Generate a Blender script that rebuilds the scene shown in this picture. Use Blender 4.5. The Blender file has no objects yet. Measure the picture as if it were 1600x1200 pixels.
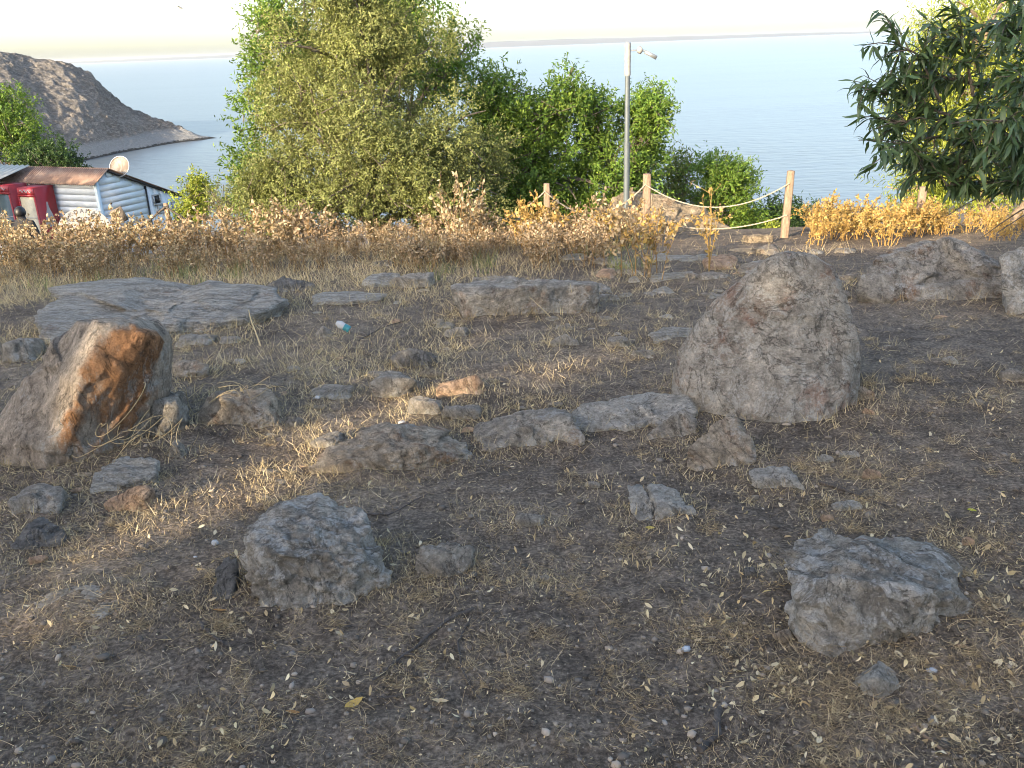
import bpy, bmesh, math, random
import numpy as np
from mathutils import Matrix, Vector

scene = bpy.context.scene
col = scene.collection

# ------------------------------------------------------------------ camera
F = 1400.0                                   # focal length in pixels of a 1600 px wide frame
CAMZ = 1.55
PITCH = math.atan(530.0 / F)
ROLL = math.radians(2.2)
fw = np.array([0, math.cos(PITCH), -math.sin(PITCH)])
r0 = np.array([1.0, 0, 0]); u0 = np.array([0, math.sin(PITCH), math.cos(PITCH)])
rt = math.cos(ROLL) * r0 - math.sin(ROLL) * u0
up = math.cos(ROLL) * u0 + math.sin(ROLL) * r0
CAM = np.array([0, 0, CAMZ])
cd = bpy.data.cameras.new('camera')
cd.sensor_width = 36.0; cd.lens = 36.0 * F / 1600.0
cd.clip_start = 0.05; cd.clip_end = 60000
cam = bpy.data.objects.new('camera', cd); col.objects.link(cam)
cam.matrix_world = Matrix(((rt[0], up[0], -fw[0], CAM[0]), (rt[1], up[1], -fw[1], CAM[1]),
                           (rt[2], up[2], -fw[2], CAM[2]), (0, 0, 0, 1)))
scene.camera = cam

# ------------------------------------------------------------------ light
SUN_EL = math.radians(17.0)
SUN_AZ = math.radians(37.0)                  # light travels towards +y, turned 37 degrees to +x
ld = np.array([math.sin(SUN_AZ), math.cos(SUN_AZ)])
TE = math.tan(SUN_EL)
world = bpy.data.worlds.new('World'); scene.world = world; world.use_nodes = True
wn = world.node_tree.nodes; wl = world.node_tree.links
sky = wn.new('ShaderNodeTexSky'); sky.sky_type = 'NISHITA'; sky.sun_disc = False
sky.sun_elevation = SUN_EL
sky.sun_rotation = math.pi + SUN_AZ
sky.altitude = 1900; sky.air_density = 1.0; sky.dust_density = 10.0; sky.ozone_density = 1.6
bg = wn['Background']; bg.inputs['Strength'].default_value = 0.15
wl.new(sky.outputs['Color'], bg.inputs['Color'])
sd = bpy.data.lights.new('sun', 'SUN'); sd.energy = 2.7; sd.angle = math.radians(0.6); sd.color = (1.0, 0.88, 0.70)
sun = bpy.data.objects.new('sun', sd); col.objects.link(sun)
sdir = Vector((ld[0] * math.cos(SUN_EL), ld[1] * math.cos(SUN_EL), -math.sin(SUN_EL)))
sun.rotation_euler = sdir.to_track_quat('-Z', 'Y').to_euler(); sun.location = (-20, -30, 20)
vs = scene.view_settings
vs.view_transform = 'Standard'; vs.look = 'None'; vs.exposure = 2.2; vs.gamma = 1.0; vs.use_curve_mapping = False
vs.use_white_balance = True; vs.white_balance_temperature = 7400; vs.white_balance_tint = 10   # camera balanced for open shade
scene.cycles.use_adaptive_sampling = True; scene.cycles.filter_width = 1.0
scene.cycles.max_bounces = 6; scene.cycles.diffuse_bounces = 3; scene.cycles.glossy_bounces = 2
scene.cycles.transmission_bounces = 3; scene.cycles.transparent_max_bounces = 4; scene.cycles.volume_bounces = 0

# ------------------------------------------------------------------ noise
_rs = np.random.RandomState(7)
_perm = _rs.permutation(256); _perm = np.concatenate([_perm, _perm, _perm])
_grad = _rs.normal(size=(256, 3)); _grad /= np.linalg.norm(_grad, axis=1)[:, None]
def perlin(p):
    p = np.asarray(p, float)
    i = np.floor(p).astype(int); f = p - i; i &= 255
    w = f * f * f * (f * (f * 6 - 15) + 10)
    out = np.zeros(len(p))
    for dx in (0, 1):
        for dy in (0, 1):
            for dz in (0, 1):
                h = _perm[_perm[_perm[(i[:, 0] + dx) & 255] + ((i[:, 1] + dy) & 255)] + ((i[:, 2] + dz) & 255)]
                gr = _grad[h]
                d = f - np.array([dx, dy, dz])
                wt = (w[:, 0] if dx else 1 - w[:, 0]) * (w[:, 1] if dy else 1 - w[:, 1]) * (w[:, 2] if dz else 1 - w[:, 2])
                out += wt * (gr * d).sum(1)
    return out * 1.5
def fbm(p, oct=4, lac=2.1, gain=0.5):
    p = np.asarray(p, float); a = 1.0; s = np.zeros(len(p)); t = 0
    for k in range(oct):
        s += a * perlin(p + 17.3 * k); t += a; a *= gain; p = p * lac
    return s / t
def ridged(p, oct=4):
    p = np.asarray(p, float); a = 1.0; s = np.zeros(len(p)); t = 0
    for k in range(oct):
        s += a * (1 - np.abs(perlin(p + 9.1 * k)) * 2); t += a; a *= .5; p = p * 2.1
    return s / t
def nrm(v):
    return v / np.maximum(np.linalg.norm(v, axis=-1, keepdims=True), 1e-9)

# ------------------------------------------------------------------ ground shape and pixel helpers
LAKE = CAMZ - 20.0
def ground(x, y):
    x = np.asarray(x, float); y = np.asarray(y, float)
    x, y = np.broadcast_arrays(x, y)
    edge = 14.6 + 0.4 * np.sin(x * 0.45 + 0.6)
    k = 0.8
    sp = k * np.log1p(np.exp(np.clip((y - edge) / k, -40, 40)))
    z = -0.09 * y - 0.27 * sp
    xy = np.stack([x.ravel() * .35, y.ravel() * .35, np.zeros(x.size)], 1)
    z = z + .09 * fbm(xy + 3.1, 3).reshape(x.shape)
    return z
def ray(px, py):
    d = fw * F + rt * (px - 800.0) + up * (600.0 - py)
    return d / d[1]
def P(px, py, y):
    return CAM + ray(px, py) * y
def PZ(px, py, z):
    d = ray(px, py); return CAM + d * ((z - CAMZ) / d[2])
def proj(p):
    q = np.asarray(p, float) - CAM; c = q @ fw
    return 800 + F * (q @ rt) / c, 600 - F * (q @ up) / c
def G(px, py):
    d = ray(px, py)
    ys = np.arange(0.6, 40, .02)
    pz = CAMZ + d[2] * ys
    gz = ground(d[0] * ys, ys)
    k = int(np.argmax(pz < gz)) if (pz < gz).any() else int(np.argmin(np.where(ys < 16, pz - gz, 99)))
    return np.array([d[0] * ys[k], ys[k], gz[k]])
def gz(x, y):
    return float(ground(np.array([x]), np.array([y]))[0])
def ppm(y, z=None):                           # metres per pixel at forward distance y near the ground
    return (y * math.cos(PITCH) + (CAMZ + .09 * y) * math.sin(PITCH)) / F

# ------------------------------------------------------------------ mesh helpers
def mesh(name, v, f, mats=None, colr=None, smooth=False, mi=None):
    v = np.ascontiguousarray(v, dtype=np.float32); me = bpy.data.meshes.new(name)
    if isinstance(f, np.ndarray):
        f = [f]
    if len(f) and not isinstance(f[0], np.ndarray):
        me.from_pydata([tuple(a) for a in v.tolist()], [], [tuple(a) for a in f])
    else:
        f = [a for a in f if len(a)]
        nl = sum(a.size for a in f); npoly = sum(len(a) for a in f)
        me.vertices.add(len(v)); me.vertices.foreach_set('co', v.ravel())
        me.loops.add(nl); me.loops.foreach_set('vertex_index', np.concatenate([a.ravel() for a in f]).astype(np.int32))
        me.polygons.add(npoly)
        tot = np.concatenate([np.full(len(a), a.shape[1]) for a in f]); st = np.concatenate([[0], np.cumsum(tot)[:-1]])
        me.polygons.foreach_set('loop_start', st.astype(np.int32))
        me.update(calc_edges=True)
    if colr is not None:
        at = me.color_attributes.new('Col', 'FLOAT_COLOR', 'POINT')
        c4 = np.ones((len(v), 4), np.float32); c4[:, :3] = colr
        at.data.foreach_set('color', c4.ravel())
    if mats is not None:
        for m in (mats if isinstance(mats, (list, tuple)) else [mats]): me.materials.append(m)
    if mi is not None: me.polygons.foreach_set('material_index', np.asarray(mi, np.int32))
    if smooth: me.polygons.foreach_set('use_smooth', np.ones(len(me.polygons), bool))
    me.validate(); me.update()
    return me
def obj(name, me, parent=None, loc=(0, 0, 0)):
    o = bpy.data.objects.new(name, me); col.objects.link(o); o.location = loc
    if parent is not None: o.parent = parent
    return o
def tag(o, label=None, cat=None, group=None, kind=None):
    if label: o['label'] = label
    if cat: o['category'] = cat
    if group: o['group'] = group
    if kind: o['kind'] = kind
    return o
def thing(name, loc, label, cat, group=None):
    o = bpy.data.objects.new(name, None); col.objects.link(o); o.location = tuple(float(a) for a in loc); o.empty_display_size = .1
    return tag(o, label, cat, group)
class MB:
    """collects shapes given in world space and links them as one mesh object"""
    def __init__(s): s.v = []; s.f4 = []; s.f3 = []; s.c = []; s.n = 0
    def add(s, v, f, c=None):
        v = np.asarray(v, float); f = np.asarray(f, int)
        (s.f4 if f.shape[1] == 4 else s.f3).append(f + s.n); s.v.append(v); s.n += len(v)
        s.c.append(np.broadcast_to(np.array(c if c is not None else (1, 1, 1), float), (len(v), 3)))
        return s
    def box(s, o, ax, ay, az, c=None):        # o corner, three edge vectors
        o, ax, ay, az = [np.asarray(a, float) for a in (o, ax, ay, az)]
        v = [o, o + ax, o + ax + ay, o + ay, o + az, o + ax + az, o + ax + ay + az, o + ay + az]
        return s.add(v, [(0, 3, 2, 1), (4, 5, 6, 7), (0, 1, 5, 4), (1, 2, 6, 5), (2, 3, 7, 6), (3, 0, 4, 7)], c)
    def tube(s, pts, rad, n=6, c=None, cap=True):
        pts = np.asarray(pts, float); m = len(pts); rad = np.broadcast_to(np.asarray(rad, float), (m,))
        tg = nrm(np.gradient(pts, axis=0)); ref = np.array([0.31, 0.17, 1.0]); ref = ref / np.linalg.norm(ref)
        if abs(tg[0] @ ref) > .95: ref = np.array([1.0, .2, 0])
        a = nrm(np.cross(tg, ref)); b = np.cross(tg, a)
        th = np.linspace(0, 2 * math.pi, n, endpoint=False)
        v = (pts[:, None] + rad[:, None, None] * (np.cos(th)[None, :, None] * a[:, None] + np.sin(th)[None, :, None] * b[:, None])).reshape(-1, 3)
        i = np.arange(m - 1)[:, None] * n; k = np.arange(n)[None]; k2 = (k + 1) % n
        f = np.stack([i + k, i + k2, i + n + k2, i + n + k], -1).reshape(-1, 4)
        s.add(v, f, c)
        if cap:
            for e, ctr in ((0, pts[0]), (m - 1, pts[-1])):
                ring = v[e * n:(e + 1) * n]; vv = np.vstack([ring, ctr])
                ff = [(q, (q + 1) % n, n) if e else ((q + 1) % n, q, n) for q in range(n)]
                s.add(vv, ff, c)
        return s
    def get(s):
        v = np.vstack(s.v); f = []
        if s.f4: f.append(np.vstack(s.f4))
        if s.f3: f.append(np.vstack(s.f3))
        return v, f, np.vstack(s.c)
    def build(s, name, mat, parent=None, loc=None, smooth=False):
        v, f, c = s.get()
        if parent is not None: org = np.array(parent_world(parent))
        else: org = np.array(loc if loc is not None else (0, 0, 0), float)
        o = obj(name, mesh(name, v - org, f, mat, c, smooth), parent, (0, 0, 0) if parent is not None else tuple(org))
        return o
def parent_world(o):
    p = Vector((0, 0, 0))
    while o is not None: p += o.location; o = o.parent
    return p

# ------------------------------------------------------------------ materials
def newmat(name):
    m = bpy.data.materials.new(name); m.use_nodes = True
    nt = m.node_tree; b = nt.nodes['Principled BSDF']
    return m, nt, b
def N(nt, t, **kw):
    n = nt.nodes.new(t)
    for k, v in kw.items():
        if k.startswith('i_'): n.inputs[k[2:].replace('_', ' ')].default_value = v
        else: setattr(n, k, v)
    return n
def noise(nt, vec, scale, detail=5, rough=.6, dist=0.0):
    n = nt.nodes.new('ShaderNodeTexNoise'); n.inputs['Scale'].default_value = scale; n.inputs['Detail'].default_value = detail
    n.inputs['Roughness'].default_value = rough; n.inputs['Distortion'].default_value = dist
    if vec is not None: nt.links.new(vec, n.inputs['Vector'])
    return n.outputs['Fac']
def ramp(nt, fac, stops):
    n = nt.nodes.new('ShaderNodeValToRGB'); e = n.color_ramp.elements
    while len(e) < len(stops): e.new(.5)
    for q, (p, c) in zip(e, stops):
        q.position = p; q.color = (c, c, c, 1) if isinstance(c, (int, float)) else (*c, 1)
    nt.links.new(fac, n.inputs['Fac']); return n.outputs['Color']
def mix(nt, fac, a, b, mode='MIX'):
    n = nt.nodes.new('ShaderNodeMix'); n.data_type = 'RGBA'; n.blend_type = mode
    for sck, val in ((n.inputs[0], fac), (n.inputs[6], a), (n.inputs[7], b)):
        if hasattr(val, 'is_linked'): nt.links.new(val, sck)
        elif isinstance(val, (int, float)): sck.default_value = val
        else: sck.default_value = (*val, 1)
    return n.outputs[2]
def math_n(nt, op, a, b=0.0):
    n = nt.nodes.new('ShaderNodeMath'); n.operation = op
    for sck, val in zip(n.inputs, (a, b)):
        if hasattr(val, 'is_linked'): nt.links.new(val, sck)
        else: sck.default_value = val
    return n.outputs[0]
def bump(nt, h, b, strength=.5, dist=.01, prev=None):
    n = nt.nodes.new('ShaderNodeBump'); n.inputs['Strength'].default_value = strength; n.inputs['Distance'].default_value = dist
    nt.links.new(h, n.inputs['Height'])
    if prev is not None: nt.links.new(prev, n.inputs['Normal'])
    if b is not None: nt.links.new(n.outputs['Normal'], b.inputs['Normal'])
    return n.outputs['Normal']
def coords(nt, kind='Object', scale=(1, 1, 1), rot=(0, 0, 0)):
    t = nt.nodes.new('ShaderNodeTexCoord'); mp = nt.nodes.new('ShaderNodeMapping')
    mp.inputs['Scale'].default_value = scale; mp.inputs['Rotation'].default_value = rot
    nt.links.new(t.outputs[kind], mp.inputs['Vector']); return mp.outputs['Vector']
def plain(name, c, rough=.6, metal=0.0, var=.15, scale=30):
    m, nt, b = newmat(name); v = coords(nt)
    n1 = noise(nt, v, scale)
    lo = tuple(a * (1 - var) for a in c); hi = tuple(min(1, a * (1 + var)) for a in c)
    nt.links.new(ramp(nt, n1, [(.3, lo), (.7, hi)]), b.inputs['Base Color'])
    b.inputs['Roughness'].default_value = rough; b.inputs['Metallic'].default_value = metal
    return m
def colmat(name, rough=.8, trans=.0, spec=.3, tint=(1, 1, 1)):
    """takes each leaf's own colour from the mesh; light passes through thin leaves"""
    m, nt, b = newmat(name)
    a = nt.nodes.new('ShaderNodeVertexColor'); a.layer_name = 'Col'
    c = mix(nt, 1.0, a.outputs['Color'], tint, 'MULTIPLY')
    nt.links.new(c, b.inputs['Base Color']); b.inputs['Roughness'].default_value = rough
    b.inputs['Specular IOR Level'].default_value = spec
    if trans > 0:
        tr = nt.nodes.new('ShaderNodeBsdfTranslucent'); mx = nt.nodes.new('ShaderNodeMixShader'); mx.inputs[0].default_value = trans
        nt.links.new(mix(nt, 1.0, c, (1.15, 1.1, .6), 'MULTIPLY'), tr.inputs['Color'])
        nt.links.new(b.outputs[0], mx.inputs[1]); nt.links.new(tr.outputs[0], mx.inputs[2])
        nt.links.new(mx.outputs[0], nt.nodes['Material Output'].inputs['Surface'])
    return m
def rock_mat(name, dark, light, lichen=.5, rust=.2, stretch=(1, 1, 1), rot=(0, 0, 0), sc=1.0, rustc=(.22, .10, .045), lich=(.50, .48, .44), lsc=9, side=None):
    warm = (1.44, 1.36, 1.22); dark = tuple(a * w for a, w in zip(dark, warm)); light = tuple(a * w for a, w in zip(light, warm))
    m, nt, b = newmat(name)
    tc = coords(nt); vs_ = coords(nt, scale=stretch, rot=rot)
    n1 = noise(nt, vs_, 3.0 * sc, 8, .7, .6)
    base = ramp(nt, n1, [(.30, dark), (.5, tuple((a + c) / 2 for a, c in zip(dark, light))), (.68, light)])
    n2 = noise(nt, vs_, 13 * sc, 10, .75, .5)
    base = mix(nt, .85, base, ramp(nt, n2, [(.30, .30), (.45, .82), (.55, 1.12), (.70, 1.6)]), 'MULTIPLY')
    if rust > 0:
        nr = noise(nt, tc, 2.3 * sc, 8, .75, .6)
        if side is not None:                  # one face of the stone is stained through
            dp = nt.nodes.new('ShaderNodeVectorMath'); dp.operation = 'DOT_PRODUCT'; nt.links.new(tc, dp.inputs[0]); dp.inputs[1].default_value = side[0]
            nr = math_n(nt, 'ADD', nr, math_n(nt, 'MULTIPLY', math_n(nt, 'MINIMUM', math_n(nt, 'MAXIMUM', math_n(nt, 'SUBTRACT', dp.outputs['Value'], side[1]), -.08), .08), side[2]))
        fr = ramp(nt, nr, [(.62 - .35 * rust, 0), (.74 - .3 * rust, .85)])
        base = mix(nt, fr, base, mix(nt, .85, rustc, ramp(nt, n2, [(.3, .4), (.5, 1.0), (.7, 1.7)]), 'MULTIPLY'))
    nl = noise(nt, vs_, lsc * sc, 12, .82, .7); nl2 = noise(nt, tc, 2.0 * sc, 6, .7)
    lm = math_n(nt, 'MULTIPLY', ramp(nt, nl, [(.505, 0), (.56, 1)]), ramp(nt, nl2, [(.62 - .35 * lichen, 0), (.70 - .3 * lichen, 1)]))
    base = mix(nt, math_n(nt, 'MULTIPLY', lm, .85), base, lich)
    nf = noise(nt, tc, 75, 8, .85, .3)
    base = mix(nt, .85, base, ramp(nt, nf, [(.32, .25), (.45, .85), (.55, 1.15), (.66, 1.7)]), 'MULTIPLY')
    nc = noise(nt, vs_, 2.6 * sc, 8, .62, 1.2)
    crack = ramp(nt, math_n(nt, 'ABSOLUTE', math_n(nt, 'SUBTRACT', nc, .5)), [(0, 0), (.012, 1)])
    base = mix(nt, .6, base, crack, 'MULTIPLY')
    nt.links.new(base, b.inputs['Base Color']); b.inputs['Roughness'].default_value = .9; b.inputs['Specular IOR Level'].default_value = .2
    p = bump(nt, n2, None, 1.0, .07); p = bump(nt, nl, None, 1.0, .03, p); p = bump(nt, crack, None, .9, .02, p); bump(nt, nf, b, 1.0, .010, p)
    return m
def noise_color(nt, vec, scale):
    n = nt.nodes.new('ShaderNodeTexNoise'); n.inputs['Scale'].default_value = scale; nt.links.new(vec, n.inputs['Vector']); return n.outputs['Color']

M = {}
M['rock_grey'] = rock_mat('rock_grey', (0.150, 0.140, 0.130), (0.390, 0.370, 0.345), .45, .25, sc=1.4)
M['rock_pale'] = rock_mat('rock_pale', (0.195, 0.189, 0.182), (0.481, 0.468, 0.448), .6, .1, sc=1.4)
M['rock_slab'] = rock_mat('rock_slab', (0.15, 0.145, 0.14), (0.42, 0.41, 0.39), .9, .05, (1.2, 4.0, 5.0), (0, 0, .5), lsc=6)
M['rock_lichen'] = rock_mat('rock_lichen', (0.125, 0.118, 0.11), (0.39, 0.37, 0.345), 1.0, .10, lich=(.60, .58, .54), lsc=9, sc=1.5)
M['rock_brown'] = rock_mat('rock_brown', (0.18, 0.155, 0.13), (0.44, 0.39, 0.335), .35, .36, sc=1.4)
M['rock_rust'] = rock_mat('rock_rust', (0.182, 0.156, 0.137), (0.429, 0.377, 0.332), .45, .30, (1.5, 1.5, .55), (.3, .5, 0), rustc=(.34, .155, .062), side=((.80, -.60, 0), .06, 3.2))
M['rock_red'] = rock_mat('rock_red', (0.13, 0.122, 0.115), (0.42, 0.40, 0.38), .8, .27, rustc=(.26, .13, .085), lsc=12, sc=1.2)
M['rock_dark'] = rock_mat('rock_dark', (0.078, 0.078, 0.081), (0.221, 0.221, 0.224), .2, .1)
M['rock_pink'] = rock_mat('rock_pink', (0.286, 0.182, 0.130), (0.500, 0.390, 0.299), .2, .4)
M['rock_tan'] = rock_mat('rock_tan', (0.17, 0.14, 0.105), (0.34, 0.285, 0.22), .15, .2)

# soil
m, nt, b = newmat('soil'); v = coords(nt)
n1 = noise(nt, v, 1.1, 6, .6, .3); n2 = noise(nt, v, 9, 8, .7); n3 = noise(nt, v, 60, 6, .75); n4 = noise(nt, v, 220, 3, .7)
c = ramp(nt, n1, [(.3, (.100, .079, .062)), (.55, (.152, .120, .092)), (.75, (.225, .178, .132))])
c = mix(nt, .8, c, ramp(nt, n2, [(.36, .50), (.52, 1.0), (.66, 1.5)]), 'MULTIPLY')
c = mix(nt, .8, c, ramp(nt, n3, [(.36, .30), (.5, 1.0), (.62, 2.1)]), 'MULTIPLY')
spk = ramp(nt, n4, [(.60, 0), (.70, 1)])
c = mix(nt, math_n(nt, 'MULTIPLY', spk, .35), c, (.30, .26, .20))
nt.links.new(c, b.inputs['Base Color']); b.inputs['Roughness'].default_value = .95; b.inputs['Specular IOR Level'].default_value = .15
p = bump(nt, n2, None, .8, .03); p = bump(nt, n3, None, .9, .014, p); bump(nt, n4, b, .8, .004, p)
M['soil'] = m

# lake water
m, nt, b = newmat('lake_water')
v1 = coords(nt, 'Object', (.16, .55, 1), (0, 0, .22)); v2 = coords(nt, 'Object', (.9, 2.2, 1), (0, 0, -.1)); v3 = coords(nt, 'Object', (.006, .03, 1), (0, 0, .1))
w1 = noise(nt, v1, 1.0, 3, .5, .4); w2 = noise(nt, v2, 1.0, 2, .5); w3 = noise(nt, v3, 1.0, 3, .5)
b.inputs['Base Color'].default_value = (.085, .105, .12, 1); b.inputs['Roughness'].default_value = .28; b.inputs['IOR'].default_value = 1.17; b.inputs['Specular Tint'].default_value = (.95, .84, .77, 1)
amp = ramp(nt, w3, [(.35, .35), (.65, 1.0)])
p = bump(nt, math_n(nt, 'MULTIPLY', w1, amp), None, .50, .55); bump(nt, w2, b, .35, .10, p)
M['water'] = m

# headland rock
m, nt, b = newmat('headland_rock'); v = coords(nt); vv = coords(nt, scale=(1, 1, 1.6), rot=(.3, .2, 0))
n1 = noise(nt, v, .10, 7, .62); n2 = noise(nt, vv, .95, 10, .75, .6); n3 = noise(nt, v, 2.2, 6, .75)
c = ramp(nt, n1, [(.3, (.13, .12, .11)), (.55, (.19, .172, .152)), (.75, (.235, .225, .21))])
c = mix(nt, ramp(nt, n2, [(.46, 0), (.60, .8)]), c, (.40, .365, .33))
c = mix(nt, .8, c, ramp(nt, n3, [(.25, .5), (.5, 1.0), (.75, 1.35)]), 'MULTIPLY')
geo = nt.nodes.new('ShaderNodeNewGeometry'); sep = nt.nodes.new('ShaderNodeSeparateXYZ'); nt.links.new(geo.outputs['Position'], sep.inputs[0])
hz = math_n(nt, 'ADD', math_n(nt, 'SUBTRACT', sep.outputs['Z'], LAKE), math_n(nt, 'MULTIPLY', math_n(nt, 'SUBTRACT', n2, .5), 1.6))
band = math_n(nt, 'MULTIPLY', ramp(nt, math_n(nt, 'DIVIDE', hz, 10), [(.03, 0), (.045, 1)]), ramp(nt, math_n(nt, 'DIVIDE', hz, 10), [(.24, 1), (.31, 0)]))
c = mix(nt, math_n(nt, 'MULTIPLY', band, .85), c, mix(nt, ramp(nt, n3, [(.3, 0), (.7, 1)]), (.27, .27, .265), (.42, .42, .41)))
wet = ramp(nt, math_n(nt, 'DIVIDE', hz, 10), [(.03, 1), (.045, 0)])
c = mix(nt, wet, c, (.05, .05, .048))
nt.links.new(c, b.inputs['Base Color']); b.inputs['Roughness'].default_value = .95; b.inputs['Specular IOR Level'].default_value = .15
p = bump(nt, n2, None, 1.0, 1.6); bump(nt, n3, b, 1.0, .45, p)
M['headland'] = m
M['far_shore'] = plain('far_shore', (.05, .055, .06), .95, 0, .2, .002)

M['leaf_olive'] = colmat('leaf_olive', .6, .35)
M['leaf_green'] = colmat('leaf_green', .5, .35)
M['leaf_near'] = colmat('leaf_near', .42, .25, .5)
M['dry_leaf'] = colmat('dry_leaf', .8, .30)
M['straw'] = colmat('straw', .8, .15)
def bark(name, a, c):
    m, nt, b = newmat(name); v = coords(nt, scale=(1, 1, .25)); n1 = noise(nt, v, 25, 7, .7, .3); n2 = noise(nt, v, 120, 4, .7)
    nt.links.new(mix(nt, .5, ramp(nt, n1, [(.3, a), (.7, c)]), ramp(nt, n2, [(.3, .6), (.7, 1.3)]), 'MULTIPLY'), b.inputs['Base Color'])
    b.inputs['Roughness'].default_value = .9; p = bump(nt, n1, None, 1, .02); bump(nt, n2, b, .6, .005, p); return m
M['bark'] = bark('bark', (.07, .055, .042), (.20, .165, .13))
M['bark_warm'] = bark('bark_warm', (.14, .10, .07), (.36, .27, .19))
M['post_wood'] = bark('post_wood', (.16, .105, .07), (.38, .27, .19))
M['stick'] = bark('stick', (.04, .033, .028), (.12, .10, .085))
M['plank'] = bark('plank', (.035, .032, .03), (.09, .08, .075))

# ------------------------------------------------------------------ the setting
xs = np.unique(np.concatenate([np.arange(-160, -20, 8), np.arange(-20, -4.2, .3), np.arange(-4.2, 4.6, .03), np.arange(4.6, 20, .3), np.arange(20, 161, 8)]).round(4))
ys = np.unique(np.concatenate([np.arange(-60, 0, 3), np.arange(0, 1.0, .25), np.arange(1.0, 5.2, .028), np.arange(5.2, 9, .05), np.arange(9, 16, .14), np.arange(16, 40, 1.0), np.arange(40, 131, 6)]).round(4))
X, Y = np.meshgrid(xs, ys)
Z = ground(X, Y)
near = np.clip((14 - Y) / 6, 0, 1) * (np.abs(X) < 6) * (Y > .5)
q = np.stack([X.ravel(), Y.ravel(), np.zeros(X.size)], 1)
Z = Z + near * (.022 * fbm(q * 2.3 + 5, 3).reshape(X.shape) + .020 * fbm(q * 8 + 1, 3).reshape(X.shape) + .010 * np.maximum(fbm(q * 22 + 7, 2).reshape(X.shape), -.1))
Z = np.maximum(Z, LAKE - 4)
ny, nx = X.shape
idx = np.arange(ny * nx).reshape(ny, nx)
fq = np.stack([idx[:-1, :-1], idx[:-1, 1:], idx[1:, 1:], idx[1:, :-1]], -1).reshape(-1, 4)
g_o = obj('ground', mesh('ground', np.stack([X.ravel(), Y.ravel(), Z.ravel()], 1), fq, M['soil'], smooth=True)); tag(g_o, kind='structure')
_GX, _GY, _GZ = xs, ys, Z
def gsurf(x, y):
    """height of the built ground sheet"""
    x = np.atleast_1d(np.asarray(x, float)); y = np.atleast_1d(np.asarray(y, float))
    i = np.clip(np.searchsorted(_GX, x) - 1, 0, len(_GX) - 2); j = np.clip(np.searchsorted(_GY, y) - 1, 0, len(_GY) - 2)
    a = (x - _GX[i]) / (_GX[i + 1] - _GX[i]); c = (y - _GY[j]) / (_GY[j + 1] - _GY[j])
    return (_GZ[j, i] * (1 - a) + _GZ[j, i + 1] * a) * (1 - c) + (_GZ[j + 1, i] * (1 - a) + _GZ[j + 1, i + 1] * a) * c

lake = MB().add([(-12000, -4000, LAKE), (12000, -4000, LAKE), (12000, 11500, LAKE), (-12000, 11500, LAKE)], [(0, 1, 2, 3)]).build('lake_water', M['water'])
tag(lake, kind='structure')

# headland
rp = [(345, 216.5), (305, 210), (280, 196), (240, 182), (195, 165), (165, 138), (140, 112), (95, 95), (40, 88), (0, 80), (-100, 66), (-300, 60), (-600, 60)]
wp = [(349, 217.5), (335, 218.7), (318, 221), (290, 224), (250, 230), (215, 237), (185, 242), (150, 250), (110, 258), (60, 270), (0, 285), (-150, 330), (-400, 420)]
off = [1, 4, 9, 17, 26, 36, 42, 50, 58, 64, 75, 90, 110]
U = np.linspace(0, len(rp) - 1, 240)
A = np.array([PZ(*p_, LAKE - .3) for p_ in wp]); B = np.array([P(*p_, A[k][1] + off[k]) for k, p_ in enumerate(rp)])
Ai = np.stack([np.interp(U, range(len(A)), A[:, k]) for k in range(3)], 1); Bi = np.stack([np.interp(U, range(len(B)), B[:, k]) for k in range(3)], 1)
Bk = Bi + (Bi - Ai) * np.array([1.2, 1.2, 0]); Bk[:, 2] = LAKE - 2
V = np.linspace(0, 1, 130); S = []
for t in V:
    s_ = t / .62
    if s_ <= 1:
        e = s_ + .10 * math.sin(s_ * math.pi); p_ = Ai + (Bi - Ai) * np.array([s_, s_, 0]); p_[:, 2] = Ai[:, 2] + (Bi[:, 2] - Ai[:, 2]) * (e if s_ < 1 else 1)
    else:
        e = (t - .62) / .38; p_ = Bi + (Bk - Bi) * e
    S.append(p_)
S = np.array(S); sh = S.shape[:2]; q = S.reshape(-1, 3)
hgt = np.clip((q[:, 2] - LAKE) / 3, 0, 1)
d_ = 1.0 * fbm(q * .10, 4) + 1.1 * (ridged(q * np.array([.3, .3, .5]), 4) - .5) * hgt
q = q + np.stack([d_ * .3, -d_ * .5, d_ * .8], 1) * (.25 + .75 * hgt)[:, None]
idx = np.arange(len(q)).reshape(sh); fq = np.stack([idx[:-1, :-1], idx[1:, :-1], idx[1:, 1:], idx[:-1, 1:]], -1).reshape(-1, 4)
tag(obj('headland', mesh('headland', q, fq, M['headland'], smooth=False)), kind='structure')

# far shore: a low long ridge on the other side of the lake
px_ = np.array([-900, -200, 100, 250, 380, 560, 740, 800, 900, 1000, 1100, 1250, 1340, 1400, 1600, 2600])
ht_ = np.array([30, 28, 14, 22, 24, 34, 40, 52, 50, 42, 34, 26, 16, 4, 10, 20])
xx = np.linspace(-9500, 11000, 420); pxx = 800 + xx / 9200 * F
hh = np.interp(pxx, px_, ht_) * (1 + .12 * fbm(np.stack([xx * .002, xx * 0, xx * 0], 1), 4))
rows = [(8800, 0), (8950, .55), (9200, 1), (9500, .9), (10200, 0)]
v = np.concatenate([np.stack([xx, np.full_like(xx, yy), LAKE - 1 + hh * k], 1) for yy, k in rows])
n_ = len(xx); idx = np.arange(len(v)).reshape(len(rows), n_); fq = np.stack([idx[:-1, :-1], idx[:-1, 1:], idx[1:, 1:], idx[1:, :-1]], -1).reshape(-1, 4)
tag(obj('far_shore', mesh('far_shore', v, fq, M['far_shore'], smooth=True)), kind='structure')

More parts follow.
